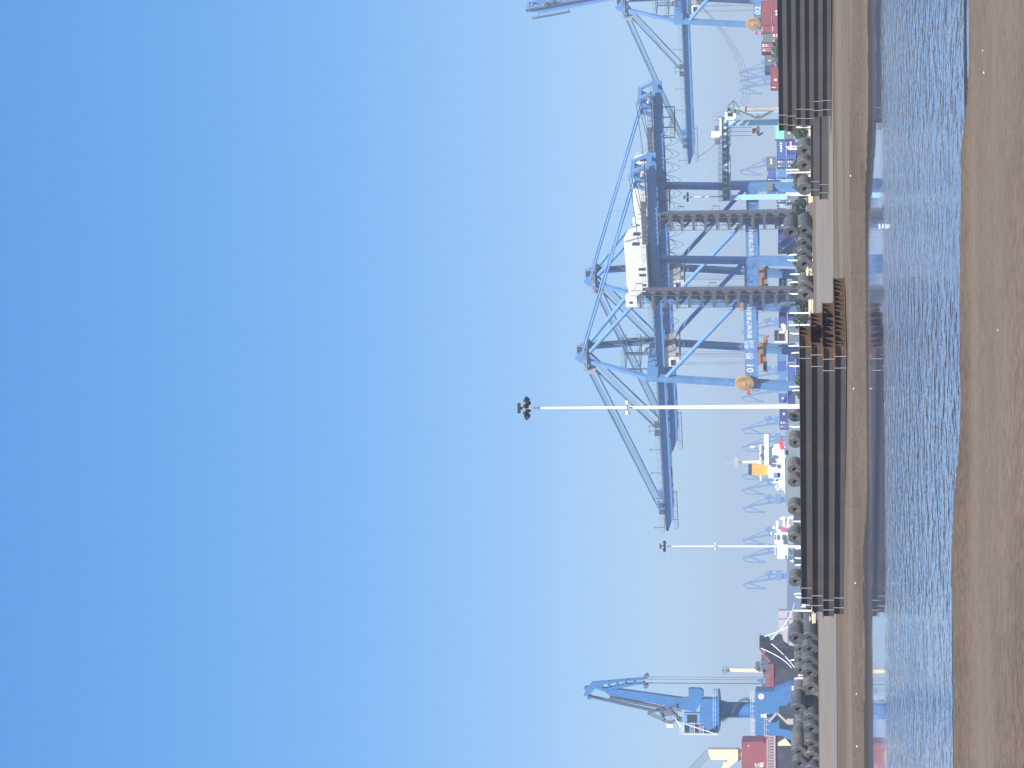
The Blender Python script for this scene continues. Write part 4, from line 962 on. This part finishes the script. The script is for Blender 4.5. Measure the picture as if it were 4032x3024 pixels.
# ------------------------------------------------------------------ steel coils
def coil_mesh(R, r, L, n=48):
    b = MB()
    prof = [(r, 0), (R - .03, 0), (R, .03), (R, L - .03), (R - .03, L), (r, L)]
    for i in range(n):
        t = 2 * math.pi * i / n
        for rr, y_ in prof: b.v.append((math.cos(t) * rr, y_, math.sin(t) * rr))
    m_ = len(prof)
    for i in range(n):
        for j in range(m_):
            a = i * m_ + j; b_ = i * m_ + (j + 1) % m_; c_ = ((i + 1) % n) * m_ + (j + 1) % m_; d = ((i + 1) % n) * m_ + j
            b.f.append((a, b_, c_, d))
    return b
CANG = math.atan2(-RL.x, RL.y)     # local +Y runs along the rails, the open end faces -Y
protos = {}
def coil(px, py, D, R, L, label, mm, ang=0.0, group='steel coils on the yard'):
    key = (round(R, 2), round(L, 1), mm.name)
    p = W(px, py, D)
    if key not in protos:
        T = coil_mesh(R, R * .36, L).build('steel_coil', mm); st = MB()
        n = 32
        for y_ in (L * .3, L * .72):
            for i in range(n):
                t = 2 * math.pi * i / n; t2 = 2 * math.pi * (i + 1) / n
                st.bar((math.cos(t) * (R + .006), y_, math.sin(t) * (R + .006)), (math.cos(t2) * (R + .006), y_, math.sin(t2) * (R + .006)), .012, .05, up=(0, 1, 0))
        st.build('strap', m_cable, T)
        protos[key] = T; o = T
    else: o = copy_tree(protos[key])
    tag(o, label, 'steel coil', group)
    o.location = (p.x, p.y, p.z); o.rotation_euler = (0, random.uniform(0, 6), 0)
    o.rotation_euler = (Matrix.Rotation(CANG + ang, 3, 'Z') @ Matrix.Rotation(random.uniform(-.5, .5), 3, 'Y')).to_euler()
    return o
DC = 296.0
CL = [
 (3168, 477, .93, 1.5, 'dull steel coil tight against the left end of the right beam stack', 1), (3169, 594, .95, 1.7, 'large steel coil standing alone left of the dusty coil, long side showing', 1), (3168, 652, .93, 1.4, 'steel coil touching the coil with the long visible side', 1), (3169, 744, .95, 1.7, 'steel coil above the left end of the low grey beam pile', 1),
 (3115, 915, .93, 2.5, 'upper coil resting alone on the lower row behind the bare ground gap', 0), (3168, 910, .98, 2.6, 'long lower coil directly under the single raised coil', 0), (3168, 960, .95, 1.5, 'first of the three overlapping coils left of the raised coil', 0), (3168, 1004, .95, 1.5, 'middle one of the three overlapping coils left of the raised coil', 0), (3168, 1040, .93, 1.5, 'smallest partly hidden one of the three overlapping coils', 1),
 (3172, 1129, .95, 1.9, 'front coil of the pair beside the cream bags', 1), (3172, 1162, .95, 1.5, 'rear coil of the pair beside the cream bags', 1),
]
for x, y_, R, L, lb, t in CL: coil(x, y_, DC, R, L, lb, m_coilb if t else m_coil)
up = [(3131, 1639, 'coil directly left of the tallest mast'), (3133, 1743, 'coil below the white ship bridge wing'), (3129, 1848, 'coil just under the orange funnel'), (3130, 1897, 'coil touching the one under the funnel'), (3130, 2007, 'coil between the two white ships'), (3131, 2118, 'coil in front of the small white ship'), (3133, 2289, 'coil standing against the far embankment')]
DU = 300.0
for x, y_, lb in up: coil(x, y_, DU, .88, 1.45, lb + ', showing above the left beam stack', m_coilb)
base_y = [1612, 1662, 1718, 1770, 1823, 1874, 1925, 1983, 2033, 2094, 2144, 2264, 2313]
for i, y_ in enumerate(base_y): coil(3178, y_, DU + .6, .88, 1.45, 'steel coil of the lower row almost hidden behind the left beam stack', m_coil)
lf = [(3136, 2513, .90, 1.7, 'upper coil alone on top beside the black bow', 0), (3188, 2513, .90, 2.6, 'long lower coil under the single upper coil by the bow', 0), (3189, 2556, .90, 1.3, 'lower coil next to the long one by the bow', 0), (3189, 2609, .90, 1.9, 'lower coil in front of the ship fore mast', 0), (3189, 2651, .88, 1.3, 'lower coil just right of the red post foot', 0),
      (3193, 2711, .90, 2.0, 'lower coil under the portal crane lettering', 1), (3143, 2792, .85, 2.3, 'upper coil under the portal crane stair', 0), (3195, 2833, .92, 3.0, 'long lower coil under the portal crane column', 0), (3196, 2873, .90, 1.3, 'lower coil left of the portal crane column', 0), (3197, 2934, .88, 2.0, 'lower coil partly hidden by the creased wrapped one', 0), (3146, 2962, .86, 3.2, 'long upper coil in front of the ship red house', 1), (3197, 2982, .92, 1.6, 'creased lower coil near the photo corner', 1), (3150, 3008, .86, 1.0, 'uppermost coil nearest to the photo corner', 0), (3199, 3036, .9, 1.6, 'last lower coil cut by the photo edge', 0)]
for x, y_, R, L, lb, t in lf: coil(x, y_, 268.0, R, L, lb, m_coilb if t else m_coil)
for x, y_, lb in ((3148, 2452, 'dim small coil standing back to the right of the upper coil by the bow'), (3152, 2556, 'dim rear coil behind the lower coils by the bow'), (3152, 2600, 'dim rear coil between two white posts by the bow'), (3153, 2640, 'dim rear coil before the ship fore mast'), (3152, 2725, 'dim rear coil behind the portal crane lettering'), (3155, 2850, 'dim rear coil under the portal crane stair foot')):
    coil(x, y_, 330.0, .86, 1.9, lb, m_coilb)
for i, (x, y_) in enumerate(((3186, 2400), (3190, 2450), (3150, 2905))):
    coil(x, y_, 300.0, .86, 1.9, ['coil standing low behind the cream timber near the stack end', 'coil at the right end of the left coil pile', 'second upper coil left of the portal crane'][i], m_coil)

# ------------------------------------------------------------------ white marker posts
PO = [(3095, 484), (3105, 502), (3095, 578), (3101, 588), (3095, 669), (3097, 680), (3096, 762), (3110, 769), (3105, 1003), (3101, 1026), (3110, 1080), (3105, 1111), (3109, 1158), (3106, 1233), (3106, 1280), (3110, 1314), (3104, 1362), (3115, 1389), (3107, 1442), (3107, 1523), (3120, 1537), (3110, 1681), (3122, 2053), (3130, 2159), (3129, 2198), (3131, 2224),
      (3126, 2337), (3133, 2352), (3124, 2404), (3134, 2417), (3136, 2473), (3128, 2533), (3112, 2598), (3132, 2606), (3142, 2658), (3127, 2670), (3140, 2720), (3146, 2837)]
wdn = ['beside the nearest right coil', 'left of the nearest right coil', 'behind the coil with the long side', 'second behind the coil with the long side', 'between two right coils, upper of a close pair', 'lower of the close pair between right coils', 'above the low beam pile end', 'second above the low beam pile end', 'above the overlapping coils', 'second above the overlapping coils', 'right of the cream bags', 'behind the front coil of the pair', 'behind the rear coil of the pair', 'before the stair leg of the nearest crane', 'left of the stair leg', 'under the reach stacker',
       'under the spreader', 'short one under the spreader', 'under the yellow reel', 'left of the yellow reel', 'short one left of the yellow reel', 'between mast and white ship', 'between the white ships', 'right under the small ship', 'left under the small ship', 'left of the small ship', 'right of the bow mooring lines', 'second right of the bow mooring lines', 'tall one at the lane corner', 'short one at the lane corner', 'before the bow', 'below the ship anchor', 'leaning by the fore mast', 'beside the leaning one', 'short one with the red foot', 'tall one with the red foot', 'right of the portal crane letters', 'under the portal crane stair']
pm = None
for i, (x, y_) in enumerate(PO):
    D = 335.0 if i not in (27, 28, 35) else 285.0
    t = W(x, y_, D); H = t.z - .55
    T = MB(); T.bar((0, 0, 0), (0, 0, H * .86), .21, .21); T.bar((0, 0, H * .86), (-.08 * (i % 3 - 1), 0, H), .2, .2, .13, .13)
    o = T.build('marker_post', m_post); o.location = (t.x, t.y, .55)
    tag(o, 'white marker post ' + wdn[i], 'post', 'white marker posts in the coil yard')

# cream timbers and bags in the coil yard
for i, (x0, x1, y0, y1, D, lb) in enumerate(((3184, 3196, 505, 538, 290, 'cream timber block beside the nearest right coil'), (3184, 3199, 684, 697, 290, 'small cream timber block between two right coils'), (3184, 3200, 760, 800, 285, 'cream timber block left of the last right coil'), (3184, 3202, 1176, 1238, 285, 'long cream timber pile behind the beam stack corner'),
      (3196, 3204, 2352, 2442, 262, 'long cream timber rail left of the left beam stack'), (3185, 3190, 2362, 2382, 262, 'short cream plank lying above the timber rail'), (3187, 3192, 2425, 2448, 262, 'second short cream plank above the timber rail end'), (3198, 3212, 2415, 2455, 258, 'lumpy cream bundle at the end of the timber rail'))):
    k = F_PX / D; c = W(x1, (y0 + y1) / 2, D); wd = (y1 - y0) / k; ht = (x1 - x0) / k
    b = MB(); r_ = random.Random(i)
    n = max(2, int(ht / .18))
    for j in range(n): b.box(-wd / 2 + r_.uniform(0, .12), wd / 2 - r_.uniform(0, .15), r_.uniform(-.1, .05), .5, ht * j / n + .012, ht * (j + 1) / n)
    o = b.build('timber_stack', m_timber); o.location = (c.x, c.y, c.z); tag(o, lb, 'timber', 'cream timbers lying in the coil yard')
p_ = W(3172, 2383, 285); b = MB(); b.box(-.26, .26, 0, .02, 0, .52); b.box(-.03, .03, .02, .06, -.55, .5); o = b.build('notice_board', m_white); o.location = (p_.x, p_.y, p_.z); tag(o, 'small blank white notice board by the left end of the left beam stack', 'notice board')
b = MB(); r_ = random.Random(9)
def lump(b, c, r, rr, n=8):
    vs = []; 
    for i in range(n // 2 + 1):
        ph = math.pi * i / (n // 2) - math.pi / 2
        for j in range(n):
            t = 2 * math.pi * j / n; q_ = r * (1 + rr.uniform(-.22, .22)); vs.append((c[0] + q_ * math.cos(ph) * math.cos(t), c[1] + q_ * math.cos(ph) * math.sin(t), c[2] + q_ * .7 * math.sin(ph)))
    fs = []
    for i in range(n // 2):
        for j in range(n): fs.append((i * n + j, i * n + (j + 1) % n, (i + 1) * n + (j + 1) % n, (i + 1) * n + j))
    b.add(vs, fs)
for i in range(9): lump(b, (r_.uniform(-.5, .5), r_.uniform(-.3, .3), r_.uniform(.1, .8)), r_.uniform(.2, .36), r_)
o = b.build('sandbag_heap', m_timber); p_ = W(3200, 1069, 288); o.location = (p_.x, p_.y, p_.z); tag(o, 'small heap of cream bags between the coil groups', 'sandbags')

# ------------------------------------------------------------------ stacked steel beams
def beam_mesh(L, h=.56, w_=.30, tw=.022, tf=.035):
    b = MB(); b.box(0, L, -w_ / 2, w_ / 2, 0, tf); b.box(0, L, -w_ / 2, w_ / 2, h - tf, h); b.box(0, L, -tw / 2, tw / 2, tf, h - tf); return b
ORD = ['front', 'second', 'third', 'fourth', 'fifth', 'sixth', 'seventh', 'eighth', 'ninth', 'tenth', 'eleventh', 'twelfth', 'thirteenth', 'fourteenth', 'fifteenth', 'sixteenth', 'seventeenth', 'eighteenth', 'nineteenth', 'twentieth', 'twenty-first']
AX = -BM                                   # long axis of every beam: to the right and toward the camera
ANG = math.atan2(AX.y, AX.x)
bp = {}
def beams(stack, P0, layers, L, h, w_, mm, strap_dx=(.6, 1.3), from_right=True, pitch=None):
    """layers, bottom up: (count, layer name, shift of the near right end along the axis)"""
    z = P0.z; pitch = pitch or w_ + .012
    for li, (cnt, lname, shift, gaps) in enumerate(layers):
        off = gaps.get(-1, 0.0)
        for i in range(cnt):
            off += gaps.get(i, 0.0)
            key = (L, h, w_, mm.name)
            rnd = random.Random(li * 50 + i)
            if key not in bp: bp[key] = beam_mesh(L, h, w_).build('steel_beam', mm); o = bp[key]
            else: o = bp[key].copy(); C.objects.link(o)
            jit = rnd.uniform(-.05, .05)
            p = P0 + AX * (shift + jit - (L if from_right else 0)) + RL * (w_ / 2 + pitch * i + off)
            o.location = (p.x, p.y, z + rnd.uniform(0, .003)); o.rotation_euler = (0, 0, ANG)
            tag(o, (ORD[i] + (' beam' if i == 0 else ' beam from the front') + ' in the ' + lname + ' of the ' + stack), 'steel beam', 'steel beams in the ' + stack)
            if i == 0:
                so = thing('bundle_binding', 'pale binding straps round the ' + lname + ' of the ' + stack, 'strap', (p.x, p.y, z), 0, 'binding straps on the beam stacks'); xs_ = list(strap_dx) + [L - a for a in strap_dx]
                for x in xs_:
                    s_ = MB()
                    M_ = Matrix.Rotation(ANG, 3, 'Z')
                    wl = pitch * cnt + sum(gaps.values())
                    for seg in (((x, -w_ / 2 - .008, 0), (x, -w_ / 2 - .008, h)),):
                        a_ = M_ @ Vector(seg[0]); c_ = M_ @ Vector(seg[1]); s_.bar(a_, c_, .024, .012)
                    s_.build('strap', m_rail, so)
        z += h
    return z
def axs(dpx, k): return dpx / k / math.cos(TH)
PL = W(3333, 1366, 114.6)
beams('left beam stack', PL, [(15, 'bottom layer', 0, {3: .22, 7: .24, 11: .2}), (10, 'third layer from top', -.12, {3: .22, 7: .26}), (7, 'second layer from top', -.02, {-1: .25, 3: .25}), (3, 'top layer', .22, {-1: .5})], 17.7, .56, .33, m_beaml)
PR = W(3272, 464, 157.0)
beams('right beam stack', PR, [(6, 'lowest layer', 0, {}), (6, 'fifth layer from top', -.02, {}), (6, 'fourth layer from top', -.58, {}), (5, 'third layer from top', -.62, {}), (5, 'second layer from top', -1.05, {}), (5, 'top layer', -1.0, {})], 18.0, .565, .33, m_beam, from_right=False)
PF = W(3260, 788, 171.0)
beams('low grey beam pile', PF, [(6, 'lower layer', 0, {}), (6, 'upper layer', .3, {})], 15.0, .60, .17, m_beam, from_right=False)

# ------------------------------------------------------------------ hedge, trees
def leaf_cloud(b, c, rx, ry, rz, n, rr, s=.32):
    for i in range(n):
        while True:
            q_ = Vector((rr.uniform(-1, 1), rr.uniform(-1, 1), rr.uniform(-1, 1)))
            if q_.length < 1: break
        p = Vector(c) + Vector((q_.x * rx, q_.y * ry, q_.z * rz)); d = Vector((rr.gauss(0, 1), rr.gauss(0, 1), rr.gauss(0, 1))).normalized(); e = d.orthogonal().normalized() * s * rr.uniform(.6, 1.3); f_ = d.cross(e).normalized() * s * .6
        b.add([p - e, p + f_, p + e, p - f_], [(0, 1, 2, 3)])
shr = [(3112, 520, 2.6, 'shrub below the mint container'), (3116, 640, 2.0, 'shrub behind the second right coil'), (3118, 700, 2.4, 'shrub above the close pair of posts'), (3120, 800, 2.8, 'shrub left of the last right coil'), (3122, 838, 2.2, 'shrub before the long navy container'), (3124, 985, 2.4, 'shrub above the overlapping coils'), (3120, 1045, 2.2, 'shrub right of the cream bags'), (3118, 1105, 2.2, 'shrub behind the paired coils'), (3118, 1185, 2.6, 'shrub at the foot of the stair leg'), (3128, 1255, 2.0, 'shrub behind the long timber pile'), (3134, 1395, 1.8, 'shrub under the spreader'), (3132, 1480, 2.0, 'shrub under the yellow reel'), (3134, 1550, 1.8, 'shrub right of the tallest mast foot')]
for i, (x, y_, r, lb) in enumerate(shr):
    t = W(x, y_, 420); H = t.z - .5
    T = thing('shrub', 'dusty green ' + lb, 'shrub', (t.x, t.y, .5), 0, 'dusty shrubs beyond the coil yard'); rr = random.Random(i)
    b = MB()
    for k in range(5): leaf_cloud(b, (rr.uniform(-r * .5, r * .5), rr.uniform(-.8, .8), H * rr.uniform(.45, .8)), r * .5, 1.0, H * .3, 110, rr)
    b.build('foliage', m_leaf, T)
    b = MB()
    for k in range(4): b.tube((0, 0, 0), (rr.uniform(-1, 1), rr.uniform(-.5, .5), H * .7), .09, .03, n=5)
    b.build('stem', m_bark, T)
for i, (x, y_, r, lb) in enumerate(((3045, 176, 2.3, 'right-hand one of the bushy trees before the red containers'), (3040, 214, 2.6, 'middle one of the bushy trees before the red containers'), (3052, 250, 2.2, 'left-hand one of the bushy trees, beside the navy container'))):
    t = W(x, y_, 500); H = t.z - .5
    T = thing('tree', lb, 'tree', (t.x, t.y, .5), 0, 'bushy trees before the red containers'); rr = random.Random(40 + i)
    b = MB()
    for k in range(9): leaf_cloud(b, (rr.uniform(-r * .6, r * .6), rr.uniform(-1.4, 1.4), H * rr.uniform(.55, .9)), r * .45, 1.1, 1.0, 120, rr, .34)
    b.build('crown', m_leaf, T)
    b = MB(); b.tube((0, 0, 0), (0, 0, H * .6), .22, .12, n=7)
    for k in range(5): b.tube((0, 0, H * .45), (rr.uniform(-1.5, 1.5), rr.uniform(-1, 1), H * .85), .09, .03, n=5)
    b.build('trunk', m_bark, T)

# ------------------------------------------------------------------ near litter, stones, pebbles
def on_ground(px, py, zoff=0):
    D = 20.0
    for _ in range(60):
        d = fwd * F_PX + XC * (px - 2016) - YC * (py - 1512)
        gz = ground_z(CAM.x + d.x * D / d.y, D); D += ((CAM.z - gz) / (-d.z / d.y) - D) * .7
    p = CAM + d * (D / d.y); return p
for i, (px, py, r, mm, lb, cat) in enumerate(((3758, 238, .022, m_stone, 'black stone at the water edge, upper of two near the spit', 'stone'), (3812, 270, .02, m_stone, 'black stone at the tip of the muddy spit', 'stone'), (3870, 200, .009, m_white, 'small white pebble high on the near ground', 'pebble'), (3875, 286, .012, m_white, 'brightest white pebble beyond the spit', 'pebble'), (3930, 1300, .009, m_white, 'white scrap on the near ground below mid pool', 'litter'))):
    p = on_ground(px, py); b = MB(); lump(b, (0, 0, r * .3), r, random.Random(i + 5), 10); o = b.build('stone' if mm == m_stone else 'pebble', mm); o.location = p; tag(o, lb, cat)
for i, (px, py, lb) in enumerate(((3380, 1530, 'white scrap on the far bank below the left beam stack'), (3411, 2733, 'white scrap on the dark left bank'), (3423, 2940, 'second white scrap farther left on the dark bank'), (3393, 2296, 'pale scrap on the bank by the stack end'), (3396, 692, 'small white scrap on the bank by the low beam pile'))):
    p = W(px, py, 97); b = MB(); lump(b, (0, 0, 0), .04, random.Random(i), 8); o = b.build('litter', m_white); o.location = (p.x, 97, ground_z(p.x, 97) + .03); tag(o, lb, 'litter')
p = W(3452, 892, 72.5); b = MB(); b.tube((-.06, 0, 0), (.04, 0, .01), .03, n=8); b.tube((.04, 0, .01), (.08, 0, .012), .03, .012, n=8); o = b.build('floating_bottle', m_white); o.location = (p.x, p.y, WATER_Z + .03); tag(o, 'white bottle floating near the far bank of the pool', 'bottle')
gb = MB(); rr = random.Random(77)
for i in range(420):
    y_ = rr.uniform(20, 38); x = rr.uniform(-.19, .19) * y_; 
    if y_ > near_shore(x) - .7: continue
    z = ground_z(x, y_); r = rr.choice((.005, .007, .009, .012)); 
    vs = [(x + r * a, y_ + r * b_, z + r * .8 * c_) for a, b_, c_ in ((1, .2, 0), (-.2, 1, 0), (-1, -.1, 0), (.1, -1, 0), (0, 0, .9))]
    gb.add(vs, [(0, 1, 4), (1, 2, 4), (2, 3, 4), (3, 0, 4)])
for tr_ in range(3):      # clods thrown up along old tyre tracks
    for i in range(150):
        x = -4.6 + i * .028 + rr.uniform(-.01, .01); y_ = 26.5 + tr_ * 1.3 - i * .008 + rr.uniform(-.05, .05)
        if i % 5 == 4: continue
        z = ground_z(x, y_); r = rr.uniform(.004, .008)
        vs = [(x + r * a, y_ + r * b_, z + r * .8 * c_) for a, b_, c_ in ((1, .2, 0), (-.2, 1, 0), (-1, -.1, 0), (.1, -1, 0), (0, 0, .9))]
        gb.add(vs, [(0, 1, 4), (1, 2, 4), (2, 3, 4), (3, 0, 4)])
for i in range(220):       # crumbs along the far bank and the shore
    y_ = rr.uniform(91.5, 104); x = rr.uniform(-.17, .17) * y_; z = ground_z(x, y_); r = rr.uniform(.015, .05)
    vs = [(x + r * a, y_ + r * b_, z + r * .8 * c_) for a, b_, c_ in ((1, .2, 0), (-.2, 1, 0), (-1, -.1, 0), (.1, -1, 0), (0, 0, .9))]
    gb.add(vs, [(0, 1, 4), (1, 2, 4), (2, 3, 4), (3, 0, 4)])
tag(gb.build('gravel', m_stone), 'small dark pebbles strewn over the dirt', 'gravel', kind='stuff')

# ------------------------------------------------------------------ haze over the port
hz = MB(); hz.box(-1600, 1600, -60, 4200, -8, 130)
hm = bpy.data.materials.new('haze_air'); hm.use_nodes = True; n = hm.node_tree.nodes; n.clear()
pv = n.new('ShaderNodeVolumePrincipled'); pv.inputs['Color'].default_value = (.62, .70, .83, 1); pv.inputs['Density'].default_value = .00036; pv.inputs['Anisotropy'].default_value = .2
mo_ = n.new('ShaderNodeOutputMaterial'); hm.node_tree.links.new(pv.outputs[0], mo_.inputs['Volume'])
o = hz.build('haze', hm); tag(o, 'thin pale sea haze over the port', 'haze', kind='stuff')
